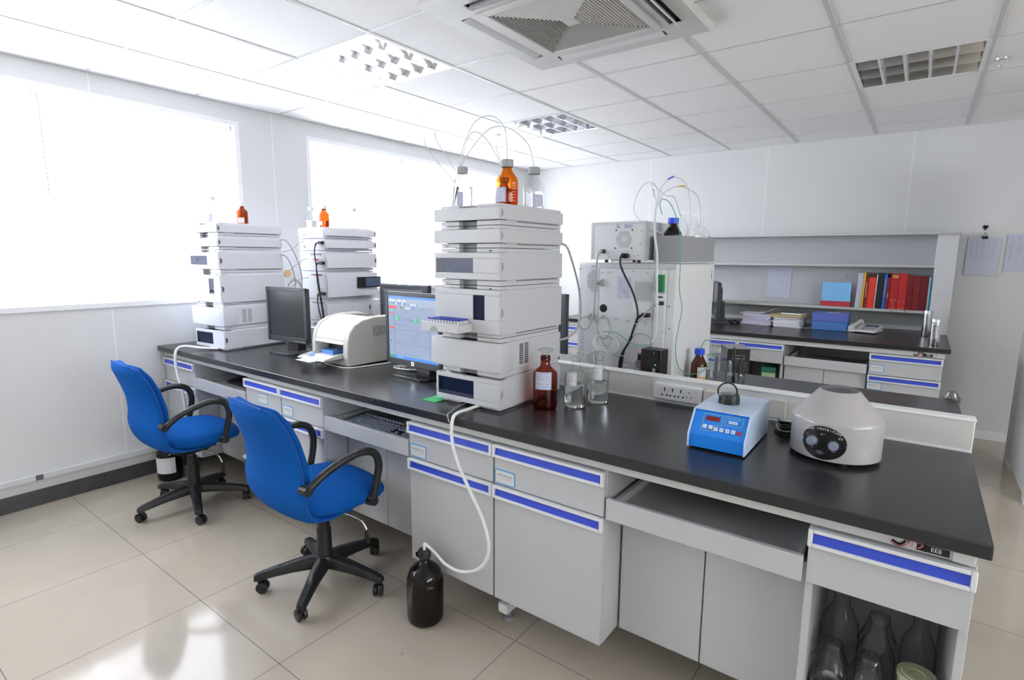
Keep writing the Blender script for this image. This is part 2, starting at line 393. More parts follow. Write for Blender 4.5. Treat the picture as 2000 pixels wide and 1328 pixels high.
def blind(a, b, label, gap=0.0):
    t = thing('roller_blind', label, 'blind', (-0.06, (a+b)/2, 2.345), 0, 'white roller blinds in the windows')
    h = (b-a)/2
    MB().cyl((0, -h+0.012, 0), (0, h-0.012, 0), 0.016).build('roller', M['blind'], t, smooth=True)
    MB().box(-0.012, -h+0.02, -1.145, -0.0108, h-0.02, 0).build('cloth', M['blind'], t)
    MB().box(-0.018, -h+0.018, -1.16, -0.004, h-0.018, -1.142).build('bottom_bar', M['wframe'], t, bevel=0.003)
    for s in (-1, 1):
        MB().box(-0.018, s*h-0.006*s, -0.02, 0.02, s*h-0.001*s, 0.024).build('bracket', M['trunk'], t)
    cx = []
    MB().cyl((0.014, -h+0.012, 0), (0.02, -h+0.014, -0.55), 0.0026, n=6).build('pull_cord', M['gray'], t)
blind(-3.58, -2.05, 'white roller blind at the camera end of the large window')
blind(-2.04, -0.488, 'white roller blind over the large window, cut by the left picture edge')
blind(-0.478, 0.61, 'white roller blind down over the large window, right beside the wall pier')
blind(1.225, 2.225, 'white roller blind in the second window, next to the wall pier')
blind(2.235, 3.235, 'white roller blind in the second window, behind the tall instrument stack')
blind(3.245, 3.89, 'short white roller blind at the back corner end of the second window')

# skirtings and trunking on the left wall, skirting at the back
struct(MB().box(0.0, YF, 0.0, 0.012, YB, 0.093).build('baseboard_left', M['skirt'], bevel=0.001))
struct(MB().box(0.0, YB-0.012, 0, XR, YB, 0.07).build('baseboard_back', M['wframe'], bevel=0.002))
tr = MB(); tr.box(0, YF, 0.155, 0.035, YB, 0.195)
tr.box(0, YF, 0.135, 0.012, YB, 0.155)
struct(tr.build('trim_2', M['trunk'], bevel=0.006))
tag(MB().box(0.0352, -0.70, 0.158, 0.0365, -0.665, 0.190).box(0.0365, -0.692, 0.165, 0.0368, -0.672, 0.184).build('warning_sticker', cmat('sticker_grey', (0.12,0.12,0.12))), 'small dark sticker on the white trunking above the dark skirting', 'sticker')

# open door leaf at the right edge
dl = MB().box(4.66, 2.95, 0.03, 4.705, 3.70, 2.1)
dd = struct(dl.build('door_1', M['white'], bevel=0.003))
MB().box(4.64, 3.692, 0.0, 4.662, 3.715, 2.1).build('door_stile', M['trunk'], dd, bevel=0.002)
struct(MB().box(4.655, 2.86, 0.0, 4.71, 2.945, CEIL).build('trim_3', M['wframe'], bevel=0.002))
MB().box(4.705, 3.0, 0.15, 4.709, 3.62, 2.0).build('door_panel', M['white'], dd)

# ================================================================ CEILING FIXTURES
def louver(x, y, power, label):
    t = thing('ceiling_light', label, 'ceiling light', (x, y, CEIL), 0, 'recessed louver lights in the ceiling grid')
    h = 0.296
    f = MB()
    for (a, b, c, d) in ((-h, -h, h, -h+0.016), (-h, h-0.016, h, h), (-h, -h+0.016, -h+0.022, h-0.016), (h-0.022, -h+0.016, h, h-0.016)): f.box(a, b, -0.005, c, d, 0.002)
    f.box(-h, -h, 0.105, h, h, 0.11)
    for (a, b, c, d) in ((-h, -h, h, -h+0.004), (-h, h-0.004, h, h), (-h, -h+0.004, -h+0.004, h-0.004), (h-0.004, -h+0.004, h, h-0.004)): f.box(a, b, 0.002, c, d, 0.105)
    f.build('housing', M['white'], t)
    q = h-0.018; tw = 2*q/3
    r = MB()
    for i in range(3):
        yc = -q+tw*(i+0.5); prof = []
        for k in range(11):
            u = -1+2*k/10; prof.append((yc+u*tw*0.5, 0.002+0.088*(1-abs(u)**2.4)))
        r.rings([[(-q, p[0], p[1]) for p in prof], [(q, p[0], p[1]) for p in prof]], closed=False, cap0=False, cap1=False)
    r.build('reflector', M['mirror' if power else 'mirror2'], t, smooth=True)
    cw = 2*q/5
    for k in range(1, 5):
        xx = -q+cw*k; lv = MB()
        for i in range(3):
            yc = -q+tw*(i+0.5); w2 = tw*0.5
            lv.rings([[(xx+s*0.0065, yc-w2, 0.0), (xx+s*0.0065, yc+w2, 0.0), (xx+s*0.0012, yc+w2*0.8, 0.045), (xx+s*0.0012, yc-w2*0.8, 0.045)] for s in (-1, 1)])
        lv.build('louver', M['mirror'], t)
    for i in range(3):
        yc = -q+tw*(i+0.5)
        m_ = cmat('lamp_tube_on', (0.9,0.9,0.9), 0.4) if power else cmat('lamp_tube_off', (0.55,0.54,0.50), 0.4)
        MB().cyl((-q, yc, 0.066), (q, yc, 0.066), 0.011, n=12).build('lamp_tube', m_, t, smooth=True)
        if power:
            L = bpy.data.lights.new('tube_light', 'AREA'); L.shape = 'RECTANGLE'; L.size = 2*q-0.02; L.size_y = 0.022
            L.energy = power/3; L.color = (1.0, 0.99, 0.97)
            lo = bpy.data.objects.new('tube_light', L); COL.objects.link(lo); lo.parent = t; lo.location = (0, yc, 0.052)
lbl = {(1.507,0.658): 'brightly lit square louver light nearest the large window', (1.507,2.458): 'smaller looking lit louver light between the air conditioner and the back wall'}
for (x, y, p) in LAMPS_ON: louver(x, y, p, lbl.get((x, y), 'added square louver light overhead outside the picture'))
louver(3.907, 2.458, 0, 'unlit louver light at the right, showing bare reflector troughs')
louver(3.907, 0.658, 0, 'unlit louver light overhead outside the picture')

def air_conditioner():
    t = thing('ceiling_air_conditioner', 'large square ceiling cassette air conditioner with a louvered grille', 'air conditioner', (2.69, 0.762, CEIL))
    H = 0.475; z0 = -0.028
    b = MB()
    # sloped rim
    b.rings([[(-H, -H, z0+0.02), (H, -H, z0+0.02), (H, H, z0+0.02), (-H, H, z0+0.02)], [(-H+0.012, -H+0.012, z0), (H-0.012, -H+0.012, z0), (H-0.012, H-0.012, z0), (-H+0.012, H-0.012, z0)]], cap0=False, cap1=False)
    b.rings([[(-H, -H, 0), (H, -H, 0), (H, H, 0), (-H, H, 0)], [(-H, -H, z0+0.02), (H, -H, z0+0.02), (H, H, z0+0.02), (-H, H, z0+0.02)]], cap0=False, cap1=False)
    # face made of strips around four slots and the grille
    g = 0.30; s0, s1, sl = 0.335, 0.395, 0.29
    K = H-0.012
    for sx in (-1, 1):
        b.box(sx*s1, -K, z0, sx*K, K, z0+0.006)
    for sy in (-1, 1):
        b.box(-s1, sy*s1, z0, s1, sy*K, z0+0.006)
    for sx in (-1, 1):
        for sy in (-1, 1): b.box(sx*sl, sy*sl, z0, sx*s1, sy*s1, z0+0.006)
    for sx in (-1, 1):
        b.box(sx*g, -sl, z0, sx*s0, sl, z0+0.006); b.box(-sl, sx*g, z0, sl, sx*s0, z0+0.006)
    b.build('fascia', M['printer2'] if False else cmat('ac_plastic', (0.62,0.62,0.60), 0.45), t)
    d = MB().box(-0.42, -0.42, -0.003, 0.42, 0.42, 0.0)
    d.build('cavity', M['slot'], t)
    fr = MB()
    for sx in (-1, 1):
        fr.box(sx*0.262, -g, z0-0.006, sx*g, g, z0+0.004); fr.box(-0.262, sx*0.262, z0-0.006, 0.262, sx*g, z0+0.004)
    fr.build('grille_frame', M['ac_plastic'], t, bevel=0.003)
    sl_ = MB(); n = 17
    for k in range(n):
        a = 0.030+(0.262-0.030)*(k+0.5)/n; w = 0.0030
        for sx in (-1, 1):
            sl_.rings([[(sx*(a-w), -a, z0-0.004), (sx*(a+w*0.6), -a, z0+0.006), (sx*(a+w*0.6), a, z0+0.006), (sx*(a-w), a, z0-0.004)],
                       [(sx*(a-w)+0.002*sx, -a, z0-0.004), (sx*(a+w*0.6)+0.002*sx, -a, z0+0.006), (sx*(a+w*0.6)+0.002*sx, a, z0+0.006), (sx*(a-w)+0.002*sx, a, z0-0.004)]])
            sl_.rings([[(-a, sx*(a-w), z0-0.004), (-a, sx*(a+w*0.6), z0+0.006), (a, sx*(a+w*0.6), z0+0.006), (a, sx*(a-w), z0-0.004)],
                       [(-a, sx*(a-w)+0.002*sx, z0-0.004), (-a, sx*(a+w*0.6)+0.002*sx, z0+0.006), (a, sx*(a+w*0.6)+0.002*sx, z0+0.006), (a, sx*(a-w)+0.002*sx, z0-0.004)]])
    sl_.box(-0.03, -0.03, z0-0.005, 0.03, 0.03, z0+0.003)
    sl_.build('grille', cmat('ac_grille', (0.60,0.59,0.56), 0.5), t)
    MB().box(-0.262, -0.262, z0+0.016, 0.262, 0.262, z0+0.018).build('filter', cmat('ac_filter', (0.30,0.29,0.27), 0.8), t)
    # swing vanes in the four slots: two open, two nearly closed
    for k, (cx, cy, ang) in enumerate(((0.365, 0, 60), (0, -0.365, 60), (-0.365, 0, 12), (0, 0.365, 12))):
        a = radians(ang); v = MB()
        if cx: v.obox((cx, 0, z0+0.004), (cos(a)*(1 if cx > 0 else -1), 0, -sin(a)), (0,1,0), (sin(a),0,cos(a)), 0.024, sl-0.012, 0.003)
        else: v.obox((0, cy, z0+0.004), (1,0,0), (0, cos(a)*(1 if cy > 0 else -1), -sin(a)), (0, sin(a), cos(a)), sl-0.012, 0.024, 0.003)
        v.build('vane', M['rail'], t, bevel=0.002)
air_conditioner()

def sprinkler(x, y, label):
    t = thing('fire_sprinkler', label, 'sprinkler', (x, y, CEIL), 0)
    b = MB(); b.lathe([(0.0, 0), (0.030, 0), (0.028, -0.006), (0.008, -0.009), (0.006, -0.030), (0, -0.030)]); b.build('escutcheon', M['chrome'], t, smooth=True)
    b = MB(); b.cyl((0, 0, -0.03), (0, 0, -0.042), 0.004, n=10); b.lathe([(0, -0.042), (0.014, -0.043), (0.014, -0.045), (0, -0.045)])
    for s in (-1, 1): b.tube([(s*0.004, 0, -0.028), (s*0.011, 0, -0.036), (s*0.002, 0, -0.043)], 0.0015, n=6)
    b.build('deflector', M['chrome'], t, smooth=True)
sprinkler(4.27, 2.56, 'chrome fire sprinkler beside the unlit ceiling light')
sprinkler(0.93, 2.48, 'small fire sprinkler on the bright ceiling above the bottles of the tall stack')
# ================================================================ BENCH FURNITURE
HT = 0.86
def handle(x0, x1, y, zt, zb, parent, name='handle'):
    """white rail frame with a recessed blue grip strip, on a front that faces -y"""
    w = MB(); e = 0.011
    w.box(x0+e, y-0.014, zt-0.010, x1-e, y, zt); w.box(x0+e, y-0.016, zb, x1-e, y, zb+0.010)
    w.box(x0, y-0.015, zb, x0+e, y, zt); w.box(x1-e, y-0.015, zb, x1, y, zt)
    w.build(name, M['rail'], parent, bevel=0.002)
    g = MB().m(0).rings([[(xx, y-0.012, zt-0.010), (xx, y-0.0045, zt-0.012), (xx, y-0.010, zb+0.010), (xx, y-0.001, zb+0.008), (xx, y-0.001, zt-0.009)] for xx in (x0+e, x1-e)])
    g.build('blue_grip', M['hblue'], parent)

def label_plate(parent, x0, z0, x1, z1, y, name='drawer_label', lines=1, bar=0.6):
    b = MB()
    b.m(0).prism(rrect(x0, z0, x1, z1, 0.008), 'y', y-0.0008, y)
    b.m(1).prism(rrect(x0+0.004, z0+0.004, x1-0.004, z1-0.004, 0.005), 'y', y-0.0012, y-0.0006)
    b.m(2); rr = random.Random(int(x0*1000+z0*977)); zc = z0+(z1-z0)*0.62; x = x0+0.012
    while x < x1-0.018:
        w = rr.uniform(0.004, 0.007); hh = 0.004
        b.box(x, y-0.0014, zc-hh, x+w*0.25, y-0.0011, zc+hh); b.box(x, y-0.0014, zc+hh*0.3, x+w, y-0.0011, zc+hh*0.65)
        b.box(x+w*0.6, y-0.0014, zc-hh, x+w*0.8, y-0.0011, zc+hh*0.9); x += w+0.004
    b.box(x0+0.012, y-0.0014, zc-0.011, x1-0.012, y-0.0011, zc-0.0104)
    b.build(name, [M['tagblue'], M['tagpaper'], M['ink']], parent)

def cabinet(x0, x1, yf, kind, label, depth=0.5, tags=(), group=None, feature=None):
    """base cabinet hung under the worktop, front facing -y. kind: 'dd' drawer over door, 'd2' two drawers over a door panel, 'open' drawer over open compartment"""
    t = thing('base_cabinet', label, 'cabinet', (x0, yf, 0.175), 0, group)
    w = x1-x0; Z = lambda z: z-0.175; th = 0.018
    c = MB()
    c.box(0, 0.016, 0, th, depth, Z(0.79)); c.box(w-th, 0.016, 0, w, depth, Z(0.79)); c.box(th, depth-th, 0, w-th, depth, Z(0.79))
    c.box(th, 0.016, 0, w-th, depth, th); c.box(th, 0.02, Z(0.772), w-th, depth, Z(0.79))
    if kind == 'open': c.box(th, 0.02, Z(0.638), w-th, depth, Z(0.645))
    c.build('carcass', M['steel'], t, bevel=0.0015)
    def front(name, zt, zb):
        f = MB().box(0.002, 0, Z(zb), w-0.002, 0.016, Z(zt)).build(name, M['steel'], t, bevel=0.0015)
        return f
    d = front('drawer', 0.785, 0.633)
    handle(0, w, 0.0, Z(0.785), Z(0.738), d)
    if kind == 'dd':
        d2 = front('door', 0.629, 0.175); handle(0, w, 0, Z(0.629), Z(0.582), d2)
    for (k, (a, b)) in enumerate(tags):
        label_plate(d if k == 0 else d2, a, Z(b), a+0.092, Z(b)+0.055, -0.0002)
    if feature == 'scuffs' and kind == 'dd':
        s = MB()
        for (sx, sz, l, a) in ((0.06, 0.30, 0.018, 1.0), (0.10, 0.36, 0.006, 1.3), (0.065, 0.285, 0.010, 0.8)):
            s.obox((sx, -0.0002, sz), (cos(a), 0, sin(a)), (0,1,0), (-sin(a), 0, cos(a)), l/2, 0.0002, 0.0008)
        s.build('scuff_mark', M['gray'], d2)
    return t

def tray(x0, x1, yf, label, zt=0.700, pull=0.0):
    t = thing('keyboard_tray', label, 'pull-out tray', (x0, yf, zt-0.07), 0, 'pull-out trays under the worktops')
    w = x1-x0
    MB().box(0.003, -0.004, 0, w-0.003, 0.014, 0.070).build('front_lip', M['steel'], t, bevel=0.002)
    MB().box(0.012, 0.014, 0.012, w-0.012, 0.46, 0.028).box(0.012, 0.014, 0.012, 0.026, 0.46, 0.055).box(w-0.026, 0.014, 0.012, w-0.012, 0.46, 0.055).build('tray_board', M['steel'], t)
    return t

def cupboard(x0, x1, yf, label, zt=0.625):
    """low two-door cupboard set back in the knee space"""
    t = thing('knee_cupboard', label, 'cupboard', (x0, yf, 0.175), 0, 'set back cupboards in the knee spaces')
    w = x1-x0; h = zt-0.175
    MB().box(0.002, 0.018, 0, w-0.002, 0.34, h).build('carcass', M['steel'], t)
    m_ = w/2
    MB().box(0.004, 0, 0, m_-0.002, 0.017, h).build('door', M['steel'], t, bevel=0.003)
    MB().box(m_+0.002, 0, 0, w-0.004, 0.017, h).build('door', M['steel'], t, bevel=0.003)
    return t

def badge(parent, x, y, z, s=1.0):
    """maker's badge on the apron: red script initials and a black block with light letters"""
    b = MB()
    b.m(0).box(x, y-0.001, z-0.013*s, x+0.060*s, y, z+0.004*s)
    b.m(0).tube([(x-0.048*s, y-0.0012, z-0.004*s), (x-0.030*s, y-0.0012, z-0.010*s), (x-0.012*s, y-0.0012, z+0.014*s)], 0.0045*s, n=6)
    b.m(0).tube([(x-0.022*s, y-0.0012, z+0.010*s), (x+0.012*s, y-0.0012, z+0.006*s), (x+0.004*s, y-0.0012, z-0.010*s)], 0.0045*s, n=6)
    b.m(1).tube([(x-0.048*s, y-0.0035, z-0.004*s), (x-0.030*s, y-0.0035, z-0.010*s), (x-0.012*s, y-0.0035, z+0.014*s)], 0.0022*s, n=6)
    b.m(1).tube([(x-0.020*s, y-0.0035, z+0.008*s), (x+0.010*s, y-0.0035, z+0.005*s), (x+0.003*s, y-0.0035, z-0.008*s)], 0.0022*s, n=6)
    o = b.build('maker_badge', [M['dial'], cmat('badge_red', (0.45,0.10,0.12))], parent)
    text('JT', 'badge_lettering', cmat('badge_pink', (0.55,0.25,0.25)), o, 0.026*s, (x-0.012*s, y-0.006, z), align='CENTER')
    text('EEE', 'badge_lettering', M['paper'], o, 0.014*s, (x+0.036*s, y-0.0015, z-0.004*s), align='CENTER')

# --- island bench worktop (one continuous slab), front edge at y = 0
wt = MB().box(0.004, 0.0, 0.826, 4.213, 1.51, HT).build('bench_worktop', M['top'], bevel=0.003)
tag(wt, 'long black worktop of the double-sided island bench', 'worktop')
fr = thing('bench_understructure', 'pale metal support frame and feet carrying the long black island worktop', 'bench frame', (0, 0, 0))
a = MB().box(0.03, 0.034, 0.791, 4.19, 0.055, 0.826).box(0.03, 1.455, 0.791, 4.19, 1.476, 0.826)
a.box(0.03, 0.03, 0.791, 0.062, 0.058, 0.826).box(4.15, 0.028, 0.791, 4.19, 0.06, 0.826); a.box(0.03, 0.034, 0.791, 0.05, 1.476, 0.826).box(4.17, 0.034, 0.791, 4.19, 1.476, 0.826)
a.box(2.815, 0.0325, 0.791, 2.862, 0.05, 0.826)
ap = a.build('apron_rail', M['apron'], fr, bevel=0.002)
badge(ap, 4.085, 0.034, 0.808, 1.0)
for x in (0.05, 1.43, 2.815, 4.10):
    f = MB().box(x-0.022, 0.115, 0.045, x+0.022, 1.40, 0.085).box(x-0.022, 0.60, 0.085, x+0.022, 0.66, 0.825).box(x-0.022, 0.86, 0.085, x+0.022, 0.92, 0.825).build('foot', M['white'], fr, bevel=0.004)
    for yy in (0.16, 1.35): MB().lathe([(0, 0.0), (0.022, 0.0), (0.020, 0.012), (0.008, 0.014), (0.008, 0.046), (0, 0.046)], o=(x, yy, 0), n=20).build('levelling_pad', M['gray'], f, smooth=True, angle=40)
g1 = None
cabinet(0.03, 0.462, 0.03, 'dd', 'grey drawer cabinet against the window wall, left end of the island bench', tags=())
cabinet(1.072, 1.424, 0.03, 'dd', 'grey cabinet between the two chairs, left one of the narrow pair', tags=((0.13, 0.665),))
cabinet(1.428, 1.792, 0.03, 'dd', 'grey cabinet behind the front chair, right one of the narrow pair', tags=((0.012, 0.640),))
cabinet(2.388, 2.835, 0.03, 'dd', 'grey drawer and door cabinet behind the black jug on the floor', tags=((0.008, 0.638),), feature='scuffs')
cabinet(2.840, 3.290, 0.03, 'dd', 'grey drawer and door cabinet right of the hanging hose, large clean door', tags=((0.004, 0.637),))
cabinet(3.866, 4.196, 0.03, 'open', 'grey end cabinet with one drawer above an open compartment of glass bottles')
tray(0.466, 1.068, 0.03, 'grey keyboard tray beside the window wall cabinet, behind the far chair')
tray(1.796, 2.384, 0.03, 'grey keyboard tray holding the black keyboard with silver front keys')
tray(3.294, 3.862, 0.03, 'empty grey pull-out tray at the near end of the island bench')
cupboard(0.466, 1.068, 0.155, 'grey two-door cupboard in the knee space behind the far blue chair')
cupboard(1.80, 2.384, 0.155, 'grey two-door cupboard in the knee space behind the front blue chair')
cupboard(3.294, 3.862, 0.155, 'grey two-door cupboard in the knee space under the empty pull-out tray')
b = MB().box(0.03, 1.43, 0.175, 4.19, 1.448, 0.788).build('bench_back_panel', M['steel']); tag(b, 'long grey back panel closing the far side of the island bench', 'panel')
b = MB().box(3.80, 0.50, 0.10, 3.806, 0.506, 0.175)
b = MB().tube([(3.68, 0.36, 0.17), (3.70, 0.30, 0.10), (3.735, 0.24, 0.062)], 0.006, n=8).build('drain_tube', M['tube_c'], smooth=True); tag(b, 'short clear tube hanging below the knee cupboard at the near end', 'tube')

# --- service spine along the middle of the island with socket plates
sp = thing('service_spine', 'low ivory upstand running along the middle of the island worktop', 'service spine', (0, 0, HT))
MB().box(0.01, 0.702, 0.001, 4.213, 0.750, 0.104).build('panel', M['spine'], sp, bevel=0.003)
MB().box(0.01, 0.698, 0.100, 4.215, 0.754, 0.108).build('top_cap', M['wframe'], sp, bevel=0.002)
MB().box(0.01, 0.699, 0.0005, 4.213, 0.702, 0.008).build('bottom_bead', M['wframe'], sp)
def socket_strip(x0, x1, label):
    t = thing('power_socket_strip', label, 'power socket', (x0, 0.702, HT+0.016))
    w = x1-x0; h = 0.068
    MB().prism(rrect(0, 0, w, h, 0.010), 'y', -0.020, 0).build('cover', M['wframe'], t, bevel=0.003)
    MB().prism(rrect(0.022, 0.010, w-0.022, h-0.008, 0.003), 'y', -0.0215, -0.019).build('insert', M['white'], t)
    n = 4
    for k in range(n):
        cx = 0.034+(w-0.068)*(k+0.5)/n; cz = h/2; b = MB()
        if k < 3:
            b.cyl((cx, -0.023, cz+0.014), (cx, -0.0215, cz+0.014), 0.0032, n=10).box(cx-0.0018, -0.0225, cz+0.002, cx+0.0018, -0.0213, cz+0.012)
            for s in (-1, 1): b.box(cx+s*0.006, -0.0225, cz-0.016, cx+s*0.013, -0.0213, cz-0.011).cyl((cx+s*0.010, -0.0225, cz-0.013), (cx+s*0.010, -0.0213, cz-0.013), 0.003, n=8)
        else:
            b.box(cx-0.001, -0.0225, cz+0.004, cx+0.001, -0.0213, cz+0.012).box(cx-0.004, -0.0225, cz+0.010, cx+0.002, -0.0213, cz+0.0115)
            for s in (-1, 1): b.obox((cx+s*0.009, -0.022, cz-0.010), (s*0.5, 0, 0.85), (0,1,0), (-0.85*s, 0, 0.5), 0.005, 0.0006, 0.001)
        b.build('socket_hole', M['dial'], t)
socket_strip(3.174, 3.378, 'white four-way power socket plate on the upstand beside the blue device')
def blank_plate(x0, x1, label, m='printer', d=0.010, h=0.07):
    t = tag(MB().prism(rrect(x0, HT+0.012, x1, HT+0.012+h, 0.006), 'y', 0.702-d, 0.702).build('blank_socket_plate', cmat('plate_ivory', (0.62,0.61,0.56), 0.4), bevel=0.002), label, 'cover plate')
blank_plate(3.388, 3.50, 'thick ivory box on the upstand, partly behind the blue device', d=0.035)
blank_plate(3.585, 3.680, 'flat square ivory cover plate on the upstand between blue device and centrifuge')

# --- wall bench at the back
YW = 3.18
b = MB().box(1.15, YW, 0.828, 2.972, 4.30, HT).build('wall_worktop', M['top'], bevel=0.003); tag(b, 'black worktop of the wall bench, left of the joint under the paper stacks', 'worktop')
b = MB().box(2.975, YW, 0.828, 4.243, 4.30, HT).build('wall_worktop', M['top'], bevel=0.003); tag(b, 'black worktop of the wall bench under the telephone and steel canisters', 'worktop')
fr = thing('bench_understructure', 'pale support rail and feet under the black wall bench at the back', 'bench frame', (0, 0, 0))
ap = MB().box(1.17, YW+0.024, 0.791, 4.215, YW+0.045, 0.8275).box(4.17, YW+0.018, 0.791, 4.215, YW+0.05, 0.8275).box(2.855, YW+0.0225, 0.791, 2.89, YW+0.04, 0.828).build('apron_rail', M['apron'], fr, bevel=0.002)
badge(ap, 4.09, YW+0.024, 0.808, 1.0)
for x in (1.2, 2.2, 3.22, 4.19): MB().box(x-0.02, YW+0.1, 0.0, x+0.02, 4.2, 0.05).box(x-0.02, 4.1, 0.05, x+0.02, 4.16, 0.827).build('foot', M['white'], fr, bevel=0.004)
yc = YW+0.02
cabinet(1.18, 1.62, yc, 'dd', 'grey cabinet of the wall bench hidden behind the tall instrument stack')
cabinet(1.63, 2.07, yc, 'dd', 'grey wall bench cabinet glimpsed between the tall stack and the mass instrument')
cabinet(2.41, 2.872, yc, 'dd', 'grey wall bench cabinet behind the black computer box')
cabinet(2.876, 3.222, yc, 'open', 'grey wall bench cabinet with a pink mark on its drawer and an open compartment')
tray(3.228, 3.782, yc, 'grey pull-out tray of the wall bench, above two cupboard doors')
cupboard(3.228, 3.782, yc+0.03, 'grey two-door cupboard of the wall bench below its pull-out tray')
cabinet(3.788, 4.21, yc, 'dd', 'grey drawer cabinet at the right end of the wall bench with two blue framed labels', tags=((0.004, 0.650), (0.0, 0.522)))
b = tag(MB().box(3.03, yc-0.0006, 0.69, 3.055, yc, 0.713).box(3.034, yc-0.001, 0.70, 3.051, yc-0.0004, 0.703).build('pink_stamp', cmat('pink', (0.62,0.40,0.42))), 'small faded pink stamp on a drawer of the wall bench', 'stamp')
# green box in the open compartment
g = thing('green_box', 'pale green carton standing in the open compartment of the wall bench', 'carton', (3.07, yc+0.02, 0.196), radians(6))
MB().box(0, 0, 0, 0.10, 0.16, 0.35).build('body', cmat('pale_green', (0.36,0.55,0.30)), g)
MB().box(-0.002, -0.002, 0.351, 0.102, 0.162, 0.395).build('lid', cmat('dark_green', (0.02,0.16,0.08)), g)
MB().box(0.05, -0.0012, 0.25, 0.098, 0, 0.33).build('pink_patch', cmat('pinkish', (0.70,0.45,0.42)), g)

# --- reagent rack on the wall bench
rk = thing('reagent_rack', 'tall grey two-shelf rack standing on the wall bench', 'shelf rack', (0, 4.0, HT+0.0005))
Zr = lambda z: z-HT
MB().box(4.112, 0.03, 0.0, 4.243, 0.29, Zr(1.652)).build('end_post', M['white'], rk, bevel=0.002)
MB().box(1.16, 0.03, 0.0, 1.29, 0.29, Zr(1.652)).build('end_post', M['white'], rk, bevel=0.002)
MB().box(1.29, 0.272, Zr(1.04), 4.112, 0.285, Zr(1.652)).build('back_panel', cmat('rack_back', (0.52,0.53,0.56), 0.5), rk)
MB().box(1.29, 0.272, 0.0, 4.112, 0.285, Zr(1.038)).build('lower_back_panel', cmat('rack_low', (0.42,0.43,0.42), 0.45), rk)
MB().box(1.15, 0.0, Zr(1.652), 4.25, 0.295, Zr(1.668)).build('top_board', M['tbar'], rk, bevel=0.002)
for z in (1.395, 1.026):
    MB().box(1.29, 0.05, Zr(z), 4.112, 0.272, Zr(z)+0.016).box(1.29, 0.045, Zr(z)-0.004, 4.112, 0.055, Zr(z)+0.018).build('shelf', M['apron'], rk, bevel=0.001)
MB().box(1.29, 0.245, 0.0, 4.112, 0.272, 0.035).build('kick_strip', M['white'], rk, bevel=0.002)
MB().box(3.44, 0.266, 0.05, 3.62, 0.272, 0.14).build('socket_plate', M['steel'], rk, bevel=0.002)
b = MB().cyl((3.50, 4.271, 1.30), (3.50, 4.262, 1.30), 0.004, n=10).build('screw_hook', M['dial']); tag(b, 'tiny dark screw in the rack back above the calendar', 'screw')
